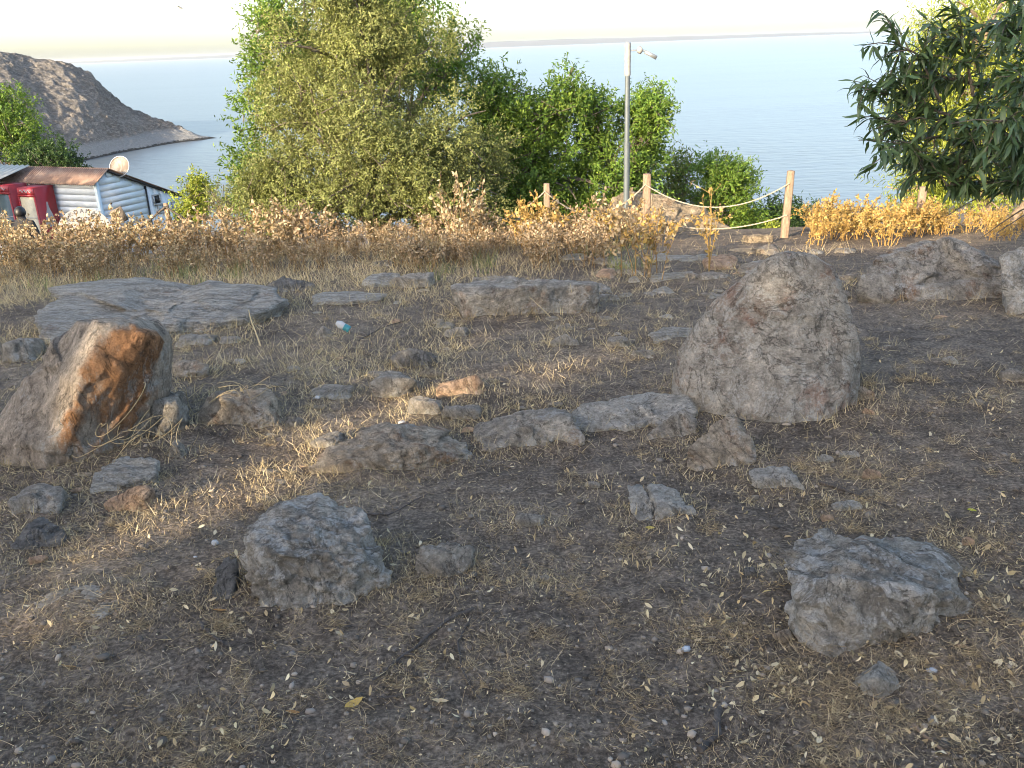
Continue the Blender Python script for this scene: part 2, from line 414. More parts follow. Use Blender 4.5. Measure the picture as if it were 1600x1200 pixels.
# ------------------------------------------------------------------ rocks
_ico = {}
def ico(n):
    if n not in _ico:
        bm = bmesh.new(); bmesh.ops.create_icosphere(bm, subdivisions=n, radius=1)
        _ico[n] = (np.array([v.co[:] for v in bm.verts]), np.array([[v.index for v in f.verts] for f in bm.faces])); bm.free()
    return _ico[n]
ROCKS = []                                    # (centre x, y, half width) for the litter that gathers round them
def rock_from_points(name, label, pts, mat, sub=5, seed=0, rough=.05, chips=10, layers=0, lay_dir=(0, 0, 1), soft=90, freq=1.0, cat='rock', group=None, smooth=True, facet=1.0, grow=1.02):
    rg = np.random.RandomState(seed + 100)
    bm = bmesh.new()
    for p_ in pts: bm.verts.new(tuple(p_))
    bmesh.ops.convex_hull(bm, input=bm.verts); bmesh.ops.recalc_face_normals(bm, faces=bm.faces)
    bm.normal_update()
    hv = np.array([v.co[:] for v in bm.verts if v.link_faces]); c = (hv.min(0) + hv.max(0)) / 2 * .4 + hv.mean(0) * .6
    nn = np.array([f.normal[:] for f in bm.faces]); dd = np.array([f.normal.dot(f.verts[0].co - Vector(c)) for f in bm.faces]); bm.free()
    s_ = np.sign(dd); nn = nn * s_[:, None]; dd = np.abs(dd)
    ok = dd > 1e-4; nn = nn[ok]; dd = dd[ok]
    ext = hv.max(0) - hv.min(0); size = float(np.mean(ext))
    for k in range(chips):                    # broken corners
        n_ = nrm(rg.normal(size=3)); sup = ((hv - c) @ n_).max()
        nn = np.vstack([nn, n_]); dd = np.append(dd, sup * rg.uniform(.89, .985))
    dirs, fc = ico(sub); D = nrm(dirs * (ext + .15 * size))
    cs = D @ nn.T; inv = np.maximum(cs, 0) / dd[None]
    r = ((inv ** soft).sum(1)) ** (-1.0 / soft)
    r = r * grow; dom = np.argmax(inv, 1)
    for ns, jit, lim_, wgt in ((int(26 * facet), .20, .07, .85), (int(110 * facet), .34, .030, .8), (int(420 * facet) if sub > 4 else 0, .45, .014, .8)):
        if ns < 4: continue                   # flat broken faces: every patch of the surface lies in its own tilted plane
        p_ = c + D * r[:, None]; si = rg.choice(len(p_), ns, replace=False); sp = p_[si]
        npl = nrm(nn[dom[si]] + rg.normal(size=(ns, 3)) * jit)
        wp_ = p_ + size * .05 * np.stack([fbm(p_ / size * 4 + 31 * q, 2) for q in range(3)], 1)
        d2 = (wp_ ** 2).sum(1)[:, None] - 2 * wp_ @ sp.T + (sp ** 2).sum(1)[None]; near_ = np.argmin(d2, 1)
        nv_ = npl[near_]; den = (D * nv_).sum(1); rn = ((sp[near_] - c) * nv_).sum(1) / np.where(np.abs(den) < .15, .15, den)
        rn = np.clip(rn, r - lim_ * size, r + lim_ * size * .6); r = r + (rn - r) * wgt
    p_ = c + D * r[:, None]
    so = rg.uniform(-50, 50, 3); k = freq / size
    disp = rough * size * (.45 * fbm(p_ * k * 2.2 + so, 3) + .55 * fbm(p_ * k * 7 + so, 5, gain=.62) + .45 * (ridged(p_ * k * 6.0 + so, 5) - .55))
    if layers:
        ldv = nrm(np.array(lay_dir, float)); h = (p_ @ ldv) / size * layers + 1.3 * fbm(p_ * k * 1.6 + so, 3)
        st = h - np.floor(h); disp += rough * size * .55 * (np.minimum(st / .8, 1) - .5 - (st > .9) * .3)
    p_ = p_ + D * disp[:, None]
    org = np.array([c[0], c[1], hv[:, 2].min()])
    o = obj(name, mesh(name, p_ - org, fc, mat, smooth=smooth), None, tuple(org)); tag(o, label, cat, group)
    ROCKS.append((c[0], c[1], ext[0] / 2, ext[1] / 2))
    return o
def hero(name, label, base, pts, mat, low=.12, **kw):
    kw['chips'] = kw.get('chips', 4) + 14
    """pts: (px, py, metres behind the base point); each point is a corner of the stone's hull"""
    g = G(*base) if len(base) == 2 else np.array([0, base[2], 0]); w = []
    for (a, b_, dy) in pts:
        p_ = P(a, b_, g[1] + dy); w.append(p_)
    w = np.array(w)
    foot = w[w[:, 2] < np.percentile(w[:, 2], 60)].copy()
    foot[:, 2] = np.minimum(foot[:, 2], ground(foot[:, 0], foot[:, 1])) - low
    return rock_from_points(name, label, np.vstack([w, foot]), mat, **kw)
def stone(name, label, cx, by, wpx, hpx, mat, hf=.55, seed=0, sub=4, rough=.05, yaw=0.0, sx=1.0, peak=None, **kw):
    g = G(cx, by); A_ = math.atan2(CAMZ - g[2], g[1]); mp = ppm(g[1])
    w = wpx * mp; h = .85 * hf * hpx * mp / math.cos(A_); d = max((1 - hf) * hpx * mp / math.sin(A_) * 1.15, .35 * w)
    rg = np.random.RandomState(seed + 11); pts = []
    for k in range(26):
        n_ = nrm(rg.normal(size=3)); n_ = np.sign(n_) * np.abs(n_) ** .75
        pts.append(n_ / max(np.abs(n_).max(), .8) * np.array([.5, .5, 1]) * rg.uniform(.86, 1.0))
    pts = np.array(pts)
    if peak is not None: pts = np.vstack([pts * np.array([1, 1, .62]), [(peak, .0, 1.05), (peak + .1, .15, 1.0)]])
    ca, sa = math.cos(yaw), math.sin(yaw)
    q_ = np.stack([pts[:, 0] * ca - pts[:, 1] * sa, pts[:, 0] * sa + pts[:, 1] * ca, pts[:, 2]], 1)
    q_[:, :2] /= np.abs(q_[:, :2]).max(0) * 2
    w3 = q_ * np.array([w, d, h]) + np.array([g[0], g[1] + d * .5, 0])
    w3[:, 2] += gz(g[0], g[1] + d * .5)
    low = w3[:, 2] < gz(g[0], g[1] + d * .5); w3[low, 2] = gz(g[0], g[1] + d * .5) - .25 * h - .02
    return rock_from_points(name, label, w3, mat, sub=sub, seed=seed, rough=rough, **kw)

hero('boulder', 'big grey wedge-shaped boulder with reddish right edge standing upright', (1262, 668),
     [(1043, 572, .50), (1062, 590, .36), (1150, 637, .14), (1200, 655, .05), (1262, 670, 0), (1292, 662, .03), (1332, 606, .16), (1347, 566, .30),
      (1340, 520, .36), (1318, 450, .46), (1300, 412, .52), (1268, 393, .55), (1236, 386, .55), (1200, 402, .52), (1108, 476, .50),
      (1190, 410, .95), (1262, 398, 1.0), (1310, 440, 1.05), (1342, 560, 1.0), (1110, 560, 1.05), (1076, 525, .8)],
     M['rock_red'], sub=6, seed=3, rough=.016, chips=-10, soft=170, freq=2.0, facet=.035, grow=.985)
TB = hero('boulder', 'tilted orange-brown boulder leaning left beside the long flat slab', (80, 738),
     [(158, 512, .26), (128, 580, .14), (106, 645, .06), (62, 738, 0), (128, 486, .48), (75, 552, .46), (0, 662, .34), (-40, 700, .30), (-5, 722, .10),
      (190, 488, .66), (256, 511, .70), (270, 530, .56), (228, 522, .34), (263, 574, .56), (236, 612, .52), (150, 700, .22), (105, 738, .05),
      (60, 600, .85), (215, 560, .95), (200, 640, .62), (100, 690, .7)],
     M['rock_rust'], sub=6, seed=5, rough=.014, chips=-10, soft=160, layers=9, lay_dir=(.75, .35, .55), freq=1.5, low=.05, facet=.15)
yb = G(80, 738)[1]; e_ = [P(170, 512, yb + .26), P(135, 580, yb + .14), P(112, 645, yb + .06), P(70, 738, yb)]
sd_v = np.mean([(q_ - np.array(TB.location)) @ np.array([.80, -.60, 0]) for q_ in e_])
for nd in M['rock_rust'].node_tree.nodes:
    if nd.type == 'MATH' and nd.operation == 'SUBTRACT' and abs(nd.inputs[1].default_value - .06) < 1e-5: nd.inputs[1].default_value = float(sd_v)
hero('rock_slab', 'long flat grey slab lying behind the tilted orange boulder', (110, 545),
     [(36, 510, .25), (44, 545, .0), (130, 540, .02), (270, 512, .36), (378, 498, .60), (438, 474, 1.0), (440, 452, 1.25), (360, 457, 1.3), (300, 441, 1.75), (200, 433, 1.95), (150, 440, 1.75), (62, 456, 1.3)],
     M['rock_slab'], sub=6, seed=8, rough=.016, chips=3, soft=140, facet=.5, layers=3, lay_dir=(-.1, .15, 1), freq=2.2, low=.10)
hero('rock_slab', 'dark grey flat-topped block in the middle of the clearing', (800, 496),
     [(711, 450, .10), (715, 446, .30), (738, 491, 0), (800, 497, 0), (850, 494, 0), (924, 478, .10), (928, 444, .18), (820, 452, .0), (745, 462, .0), (905, 440, .75), (800, 436, .85), (725, 440, .7)],
     M['rock_grey'], sub=6, seed=9, rough=.014, chips=0, soft=140, facet=.4, layers=8, lay_dir=(.12, .1, 1), freq=1.8)
hero('boulder', 'low broad grey boulder with white streaks on the right', (1450, 472),
     [(1348, 418, .25), (1352, 450, .10), (1375, 465, .0), (1450, 472, .0), (1512, 470, .0), (1572, 462, .05), (1592, 438, .2), (1545, 402, .35), (1500, 380, .45), (1452, 383, .45), (1400, 396, .4),
      (1400, 400, 1.0), (1500, 384, 1.1), (1580, 430, 1.0)],
     M['rock_grey'], sub=6, seed=12, rough=.018, chips=-8, soft=140, freq=1.4, facet=.35, low=.02)
hero('boulder', 'pale blotched boulder cut by the right picture edge', (1610, 492),
     [(1566, 405, .25), (1590, 392, .3), (1640, 380, .4), (1585, 470, .0), (1610, 492, 0), (1680, 480, 0), (1690, 400, .5), (1640, 385, 1.0), (1580, 410, .8)],
     M['rock_lichen'], sub=5, seed=13, rough=.03, chips=5)
hero('boulder', 'white-blotched rugged boulder in the right foreground', (1330, 1035),
     [(1220, 882, .38), (1238, 852, .48), (1320, 826, .62), (1400, 834, .66), (1462, 850, .62), (1492, 878, .52), (1512, 908, .36), (1505, 938, .24), (1442, 996, .09), (1335, 1036, 0), (1300, 1022, .02), (1278, 985, .06), (1234, 938, .20),
      (1300, 900, .18), (1450, 930, .10)],
     M['rock_lichen'], sub=6, seed=15, rough=.075, chips=5, soft=140, freq=1.3, low=.06)
hero('boulder', 'grey block with white crust in the left foreground', (440, 968),
     [(382, 826, .36), (440, 788, .50), (480, 780, .55), (545, 784, .55), (566, 802, .46), (560, 845, .34), (592, 872, .26), (601, 902, .18), (540, 936, .06), (480, 956, .02), (418, 968, 0), (404, 900, .10), (386, 862, .24), (430, 860, .12), (560, 880, .14)],
     M['rock_lichen'], sub=6, seed=16, rough=.065, chips=4, soft=140, layers=6, lay_dir=(.15, .25, 1), freq=1.4, low=.08)
hero('rock_slab', 'brown-grey wedge slab in the sunlit straw at the centre', (600, 744),
     [(486, 735, .02), (505, 705, .18), (530, 690, .22), (600, 663, .36), (682, 667, .42), (736, 692, .30), (726, 718, .10), (640, 740, .0), (560, 747, 0), (650, 700, .02)],
     M['rock_brown'], sub=6, seed=18, rough=.022, chips=3, soft=140, low=.06, freq=1.6)
hero('rock_slab', 'grey ridge-topped rock right of the brown wedge slab', (800, 706),
     [(737, 668, .26), (760, 700, .02), (800, 706, 0), (905, 690, .0), (912, 670, .06), (868, 636, .30), (845, 640, .34), (770, 655, .36), (880, 650, .10)],
     M['rock_grey'], sub=6, seed=19, rough=.03, chips=4, soft=140, low=.06, freq=1.6)
hero('rock_slab', 'long low pale rock left of the big wedge boulder', (980, 676),
     [(888, 640, .16), (905, 668, .0), (980, 674, 0), (1060, 660, .03), (1088, 642, .12), (1085, 618, .28), (1000, 616, .34), (930, 628, .3), (1040, 613, .34)],
     M['rock_pale'], sub=5, seed=20, rough=.022, chips=3, soft=140, layers=5, lay_dir=(.1, .2, 1), low=.06, freq=1.8)
hero('rock', 'small pointed grey rock leaning on the long low pale rock', (1045, 692),
     [(1007, 685, .04), (1045, 692, 0), (1088, 678, .03), (1086, 655, .10), (1065, 641, .14), (1030, 665, .12), (1060, 660, .3)], M['rock_grey'], sub=5, seed=21, rough=.03, chips=3, low=.05)
hero('rock', 'pyramid-shaped brown-topped rock before the big wedge boulder', (1110, 740),
     [(1064, 720, .06), (1085, 738, .0), (1135, 740, 0), (1178, 716, .05), (1172, 690, .14), (1150, 655, .22), (1120, 660, .20), (1135, 652, .26), (1095, 690, .14), (1160, 670, .4)], M['rock_brown'], sub=5, seed=22, rough=.03, chips=3, soft=140, low=.05)
stone('rock', 'flat grey rock half buried below the pyramid-shaped rock', 1226, 770, 92, 46, M['rock_pale'], .4, 23, 5, .03, layers=4)
hero('rock', 'narrow left piece of the split grey rock', (1010, 822),
     [(977, 752, .24), (1003, 752, .25), (1022, 800, .06), (1018, 822, 0), (1000, 818, .0), (986, 790, .1)], M['rock_pale'], sub=5, seed=24, rough=.02, chips=2, low=.05)
hero('rock', 'wide right piece of the split grey rock', (1050, 820),
     [(1011, 756, .24), (1040, 758, .24), (1062, 770, .20), (1086, 800, .06), (1052, 820, 0), (1028, 822, 0), (1026, 790, .06)], M['rock_pale'], sub=5, seed=25, rough=.03, chips=3, low=.05, layers=3, lay_dir=(1, .2, .2))
hero('rock', 'small pale faceted stone at the foot of the white-blotched boulder', (1385, 1102),
     [(1330, 1066, .08), (1372, 1032, .13), (1412, 1062, .09), (1419, 1078, .05), (1386, 1102, 0), (1350, 1088, .02), (1374, 1060, .02)], M['rock_pale'], sub=5, seed=26, rough=.012, chips=1, soft=50, low=.02)
hero('rock', 'upright narrow dark stone left of the white-crusted block', (345, 944),
     [(332, 930, .02), (345, 945, 0), (362, 935, .0), (372, 900, .10), (368, 872, .16), (350, 866, .18), (338, 890, .12)], M['rock_dark'], sub=5, seed=27, rough=.03, chips=3, low=.04)
hero('rock_slab', 'flat smooth grey stone low in the left foreground', (130, 980),
     [(42, 955, .12), (75, 925, .22), (130, 915, .25), (180, 922, .22), (204, 935, .16), (170, 965, .03), (130, 981, 0), (80, 972, .03)], M['rock_grey'], sub=5, seed=28, rough=.014, chips=2, low=.03)
hero('rock', 'dark smooth triangular stone near the left picture edge', (60, 860),
     [(15, 855, .0), (40, 822, .10), (68, 806, .18), (103, 830, .10), (95, 850, .02), (60, 861, 0)], M['rock_dark'], sub=5, seed=29, rough=.02, chips=2, low=.05)
hero('rock_slab', 'grey slab propped against the foot of the tilted boulder', (185, 775),
     [(140, 768, .0), (150, 735, .15), (200, 709, .30), (250, 720, .26), (240, 740, .12), (165, 776, 0)], M['rock_slab'], sub=5, seed=30, rough=.02, chips=2, low=.05)
stone('rock', 'pinkish tan stone in the straw below the propped slab', 197, 802, 74, 50, M['rock_pink'], .6, 31, 4, .04)
stone('rock', 'grey weathered stone at the left edge under the tilted boulder', 45, 810, 92, 62, M['rock_grey'], .45, 32, 5, .035)
stone('rock', 'shadowed grey stone tucked under the tilted boulder', 245, 690, 84, 92, M['rock_grey'], .75, 33, 5, .04)
stone('rock', 'small angular stone right of the shadowed stone', 275, 718, 36, 38, M['rock_grey'], .7, 34, 4, .03, peak=-.1)
stone('rock', 'reddish grey rock among the curly dry vines', 368, 672, 140, 76, M['rock_brown'], .6, 35, 5, .045)
hero('rock', 'half buried dusty stone between the two foreground boulders', (680, 906),
     [(650, 900, .02), (652, 858, .05), (690, 850, .12), (745, 852, .14), (735, 880, .06), (700, 902, .0)], M['rock_grey'], sub=5, seed=36, rough=.025, chips=2, low=.05)
stone('rock', 'barely exposed dusty stone in the bare soil at centre', 828, 826, 50, 28, M['rock_grey'], .5, 37, 4, .03)
for (nm, lb, a, b_, w_, h_, mt, hf, sd_, pk) in [
    ('rock', 'dark hump-shaped rock behind the pitted block', 645, 577, 84, 42, 'rock_dark', .75, 40, -.1),
    ('rock', 'square pitted grey rock near the sunlit orange chunk', 612, 622, 76, 50, 'rock_grey', .7, 41, None),
    ('rock', 'small pale flat stone between pitted rock and orange chunk', 671, 592, 40, 18, 'rock_tan', .5, 42, None),
    ('rock', 'orange-tan angular chunk with a pale broken top', 722, 622, 86, 42, 'rock_pink', .65, 43, .2),
    ('rock', 'rounded stone just below the pitted rock', 660, 650, 58, 36, 'rock_grey', .65, 44, None),
    ('rock', 'rounded smooth stone below the orange-tan chunk', 721, 656, 62, 30, 'rock_grey', .65, 45, None),
    ('rock', 'flat grey stone left of the pitted rock', 514, 627, 70, 30, 'rock_grey', .4, 46, None),
    ('rock', 'cracked rock at the left edge beside the flat slab', 12, 572, 66, 56, 'rock_grey', .65, 47, None),
    ('rock', 'dark rock at the right end of the flat slab', 446, 462, 76, 38, 'rock_dark', .65, 48, -.2),
    ('rock', 'flat pale rock among the dry grass behind the clearing', 590, 452, 60, 32, 'rock_slab', .5, 49, None),
    ('rock', 'rounded brown rock among the dry grass behind the clearing', 645, 452, 70, 34, 'rock_grey', .75, 50, None),
    ('rock', 'small dark rock in the weeds above the rounded brown rock', 598, 418, 34, 16, 'rock_dark', .6, 51, None),
    ('rock', 'small pointed grey rock below the flat-topped block', 713, 528, 40, 22, 'rock_grey', .7, 52, .2),
    ('rock', 'small humped rock right below the flat-topped block', 882, 542, 46, 24, 'rock_grey', .7, 53, 0),
    ('rock', 'little grey rock just above the small humped rock', 884, 517, 38, 14, 'rock_grey', .6, 54, None),
    ('rock', 'small rock beside the teal and white cup', 503, 528, 30, 22, 'rock_grey', .75, 55, 0),
    ('rock', 'flat layered rock left of the big wedge boulder', 1062, 540, 84, 36, 'rock_slab', .4, 56, None),
    ('rock', 'low rough stone at the left foot of the wedge boulder', 1010, 562, 56, 22, 'rock_grey', .5, 57, None),
    ('rock', 'small grey stone left of the flat layered rock', 968, 546, 34, 24, 'rock_grey', .6, 58, None),
    ('rock', 'flat bedrock plate behind the dry branching weed', 1092, 412, 92, 20, 'rock_slab', .4, 59, None),
    ('rock', 'broken bedrock shelf right of the branching weed', 1060, 440, 90, 18, 'rock_slab', .4, 60, None),
    ('rock', 'pale bedrock patch in front of the wooden rope post', 1180, 398, 80, 14, 'rock_tan', .4, 61, None),
    ('rock', 'small white stone at the foot of the branching weed', 992, 442, 18, 12, 'rock_pale', .7, 62, None),
    ('rock', 'rounded grey rock beside the right rope post', 1186, 380, 46, 18, 'rock_tan', .75, 63, None),
    ('rock', 'smooth blue-grey stone cut by the right picture edge', 1598, 600, 46, 30, 'rock_grey', .55, 64, None),
    ('rock', 'brown rock tucked behind the right foot of the wedge boulder', 1345, 634, 52, 44, 'rock_brown', .7, 65, None),
    ('rock', 'small tan block right of the wedge boulder foot', 1358, 655, 26, 20, 'rock_pink', .7, 66, None),
    ('rock', 'small whitish stone above the flat half-buried rock', 1290, 727, 30, 18, 'rock_pale', .55, 67, None),
    ('rock', 'pale pebble pair stone right of the whitish stone', 1330, 718, 30, 14, 'rock_pale', .5, 68, None),
    ('rock', 'tan angular stone on the soil right of the flat rock', 1364, 750, 30, 20, 'rock_pink', .6, 69, None),
    ('rock', 'flat pale stone beside the forked dry stick', 1328, 800, 52, 22, 'rock_pale', .4, 70, None),
    ('rock', 'little tan stone left of the flat pale stone', 1293, 814, 24, 12, 'rock_pink', .5, 71, None),
    ('rock', 'small tan stone near the yellow leaf on the right', 1516, 852, 20, 16, 'rock_pink', .6, 72, None),
    ('rock', 'small black stone among pale leaves by the blotched boulder', 1175, 910, 22, 26, 'rock_dark', .6, 73, None),
    ('rock', 'brown knobbly stone against the blotched boulder', 1228, 1012, 32, 30, 'rock_brown', .6, 74, None),
    ('rock', 'tan stone buried in leaves right of the blotched boulder', 1508, 1030, 36, 24, 'rock_pink', .6, 75, None),
    ('rock', 'dark little stone right of the reddish vine rock', 458, 672, 28, 22, 'rock_dark', .6, 76, None),
    ('rock', 'grey stone in the sunlit straw left of the wedge slab', 512, 705, 60, 34, 'rock_grey', .5, 77, None),
    ('rock', 'low grey rock right of the tilted boulder top', 300, 545, 60, 32, 'rock_grey', .5, 78, None),
    ('rock', 'grey rock beneath the front edge of the flat slab', 355, 540, 38, 22, 'rock_grey', .55, 79, None),
    ('rock', 'rough brown rock in dry grass behind the tilted boulder', 285, 592, 70, 38, 'rock_brown', .55, 80, None),
    ('rock', 'round white pebble on the straw slope at left', 230, 826, 16, 10, 'rock_pale', .6, 81, None),
    ('rock', 'thin brown stone below the dark triangular stone', 56, 880, 30, 14, 'rock_pink', .5, 82, None),
    ('rock', 'weathered rock low in the weeds left of the flat-topped block', 540, 478, 120, 30, 'rock_slab', .45, 83, None),
    ('rock', 'rock behind the flat-topped block on its left', 772, 442, 70, 14, 'rock_grey', .6, 84, None),
    ('rock', 'flat grey stone in the weeds at the far left', 255, 408, 60, 22, 'rock_grey', .6, 85, None),
    ('rock', 'low broken rock right of the flat-topped block', 950, 470, 40, 16, 'rock_grey', .6, 86, None),
    ('rock', 'low bedrock hump between wedge boulder and right boulder', 1330, 440, 46, 18, 'rock_brown', .6, 87, None),
]:
    stone(nm, lb, a, b_, w_, h_, M[mt], hf, sd_, 4 if w_ > 28 else 3, .05, peak=pk)
rgr = np.random.RandomState(808)
for k in range(120):
    reg = rgr.choice(6, p=[.26, .24, .2, .1, .1, .1])
    px, py = [(rgr.uniform(440, 1040), rgr.uniform(450, 600)), (rgr.uniform(900, 1330), rgr.uniform(396, 470)), (rgr.uniform(0, 480), rgr.uniform(560, 790)), (rgr.uniform(1280, 1600), rgr.uniform(480, 760)), (rgr.uniform(380, 900), rgr.uniform(620, 720)), (rgr.uniform(200, 1300), rgr.uniform(760, 1150))][reg]
    g = G(px, py)
    if any(math.hypot((g[0] - c_[0]) / c_[2], (g[1] - c_[1]) / c_[3]) < 1.1 for c_ in ROCKS): continue
    w_ = rgr.uniform(9, 34) if reg != 1 else rgr.uniform(20, 70)
    stone('rock', ['small half-buried stone among the rubble of the middle clearing', 'flat bedrock piece in the rubble before the rope fence', 'small stone in the straw near the tilted boulder', 'small stone on the bare slope at right', 'small stone in the row of rocks at the centre', 'little stone on the dark foreground soil'][reg],
          px, py, w_, w_ * rgr.uniform(.3, .6), M[rgr.choice(['rock_grey', 'rock_grey', 'rock_pale', 'rock_slab', 'rock_brown', 'rock_pink'])], rgr.uniform(.35, .6), 900 + k, 3, .05, rgr.uniform(0, 3), group='rubble stones %d' % reg if False else ['rubble of the middle clearing', 'bedrock rubble before the fence', 'stones near the tilted boulder', 'stones on the right slope', 'stones in the centre row', 'little stones in the foreground'][reg])
hero('boulder', 'big sunlit rock mound behind the branching dry weed', (1050, 384, 12.6),
     [(918, 375, 1.5), (940, 335, 1.8), (975, 314, 2.2), (1020, 308, 2.4), (1075, 322, 2.4), (1110, 345, 2.1), (1140, 378, 1.6), (1040, 384, 1.0), (960, 384, 1.0), (1000, 320, 3.2), (1090, 345, 3.2)],
     M['rock_tan'], sub=6, seed=90, rough=.016, chips=0, freq=1.6, low=.6, facet=.35, grow=1.08)

# soil banked up against the stones
bank = np.zeros_like(_GZ)
for (cx, cy, hx, hy) in ROCKS:
    if hx > 3: continue
    ix = np.where(np.abs(_GX - cx) < hx * 1.8)[0]; iy = np.where(np.abs(_GY - cy) < hy * 1.8)[0]
    if not len(ix) or not len(iy): continue
    gx_, gy_ = np.meshgrid(_GX[ix], _GY[iy]); e_ = np.hypot((gx_ - cx) / hx, (gy_ - cy) / hy)
    sl = np.ix_(iy, ix); bank[sl] = np.maximum(bank[sl], min(.12 * min(hx, hy), .024) * np.exp(-np.clip(e_ - .95, 0, 9) ** 2 / .06))
bank *= (1 + .6 * fbm(np.stack([X.ravel() * 5, Y.ravel() * 5, X.ravel() * 0], 1), 3).reshape(X.shape)) * (Y > .8) * (Y < 13) * (np.abs(X) < 7)
_GZ += bank
co = np.stack([X.ravel(), Y.ravel(), _GZ.ravel()], 1).astype(np.float32); g_o.data.vertices.foreach_set('co', co.ravel()); g_o.data.update()

# ------------------------------------------------------------------ leaves and trees
def leaf_quads(rg, Pp, D, Nn, L, W, colr, fold=.22, bend=.15):
    """leaf-shaped pairs of faces: stem end, two sides, tip"""
    D = nrm(D); S_ = nrm(np.cross(D, Nn)); Nn = np.cross(S_, D)
    L = L[:, None]; W = W[:, None]
    a = Pp; t = Pp + D * L - Nn * L * bend
    l = Pp + D * L * .45 + S_ * W * .5 + Nn * W * fold; r = Pp + D * L * .45 - S_ * W * .5 + Nn * W * fold
    v = np.stack([a, l, t, r], 1).reshape(-1, 3); n = len(Pp); i = np.arange(n)[:, None] * 4
    f = np.concatenate([i + np.array([0, 1, 2]), i + np.array([0, 2, 3])])
    return v, f, np.repeat(colr, 4, axis=0)
def leaf_strips(rg, Pp, D, Nn, L, W, colr, curl=.6, widths=(.35, 1, .9, .12)):
    """curled leaves of three segments"""
    D = nrm(D); S_ = nrm(np.cross(D, Nn)); Nn = np.cross(S_, D); n = len(Pp); vs_ = []
    m = len(widths)
    cu = (curl * rg.uniform(.3, 1.6, n) * rg.choice([-1, 1, 1], n))[:, None]
    p_ = Pp.copy(); d = D.copy(); nn = Nn.copy()
    for k in range(m):
        w = (W * widths[k] * .5)[:, None]; vs_ += [p_ + S_ * w + nn * w * .35, p_ - S_ * w + nn * w * .35]
        d2 = nrm(d + nn * cu); nn = nrm(nn - d * cu); d = d2
        p_ = p_ + d * (L / (m - 1))[:, None]
    v = np.stack(vs_, 1).reshape(-1, 3); i = np.arange(n)[:, None] * (2 * m)
    f = np.concatenate([i + np.array([2 * k, 2 * k + 1, 2 * k + 3, 2 * k + 2]) for k in range(m - 1)])
    return v, f, np.repeat(colr, 2 * m, axis=0)
def vary(rg, n, cols, amp=.12):
    cols = np.array(cols, float); k = rg.randint(0, len(cols), n); t = rg.rand(n, 1)
    c = cols[k] * (1 - t) + cols[rg.randint(0, len(cols), n)] * t
    return c * (1 + amp * rg.normal(size=(n, 1))).clip(.5, 1.6)
def crown(rg, lobes, n_tw, per, ll, lw, cols, twl=.35, gap=-.12, gfreq=1.2, upb=.35, droop=.15, rmin=.5, cut=None, clump=10):
    C = np.array([l[0] for l in lobes]); R = np.array([l[1] for l in lobes])
    if clump:                                 # each lobe breaks up into leafy clumps
        kk = np.repeat(np.arange(len(C)), clump); dd = nrm(rg.normal(size=(len(kk), 3)))
        C2 = C[kk] + R[kk] * dd * rg.uniform(.45, .85, (len(kk), 1)); R2 = R[kk] * rg.uniform(.26, .46, (len(kk), 1)); C, R = C2, R2
    wt = (R.prod(1)) ** (2 / 3.); k = rg.choice(len(C), n_tw, p=wt / wt.sum())
    d = nrm(rg.normal(size=(n_tw, 3))); rad = rmin + (1.06 - rmin) * rg.rand(n_tw) ** .6
    b = C[k] + R[k] * d * rad[:, None]
    b += .10 * R[k] * np.stack([fbm(b * 2 + 3 * q, 2) for q in range(3)], 1)
    ok = fbm(b * gfreq + 11, 3) > gap
    b = b[ok]; d = nrm(d[ok] / R[k][ok]); n = len(b)
    td = nrm(d * .8 + np.array([0, 0, upb]) + rg.normal(size=(n, 3)) * .45)
    tint = (1 + .30 * fbm(b * .9 + 5, 2) + .14 * rg.normal(size=n))[:, None]
    t = rg.rand(n, per); tl = twl * rg.uniform(.6, 1.3, (n, 1))
    p_ = b[:, None] + td[:, None] * (t * tl)[..., None] + rg.normal(size=(n, per, 3)) * .02
    ld_ = nrm(td[:, None] * .55 + rg.normal(size=(n, per, 3)) * .6 + np.array([0, 0, -droop]))
    nn = nrm(np.array([0, 0, .45]) + d[:, None] * .95 + rg.normal(size=(n, per, 3)) * .36)
    p_ = p_.reshape(-1, 3); ld_ = ld_.reshape(-1, 3); nn = nn.reshape(-1, 3); m_ = len(p_)
    c = vary(rg, m_, cols) * np.repeat(tint, per, 0)
    L = ll * rg.uniform(.6, 1.25, m_); W = lw * rg.uniform(.7, 1.2, m_)
    if cut is not None:
        ok = cut(p_); p_, ld_, nn, c, L, W = p_[ok], ld_[ok], nn[ok], c[ok], L[ok], W[ok]
    return leaf_quads(rg, p_, ld_, nn, L, W, c), b, td, tl[:, 0]
def limb(a, b, rg, n=7, wob=.06):
    a = np.asarray(a, float); b = np.asarray(b, float); t = np.linspace(0, 1, n)[:, None]; L = np.linalg.norm(b - a)
    p_ = a + (b - a) * t; w = rg.normal(size=(n, 3)) * wob * L; w[0] = 0; w[-1] = 0
    p_ += np.cumsum(w, 0) * .4 * np.sin(t * math.pi); p_[:, 2] += np.sin(t[:, 0] * math.pi) * L * .06
    return p_
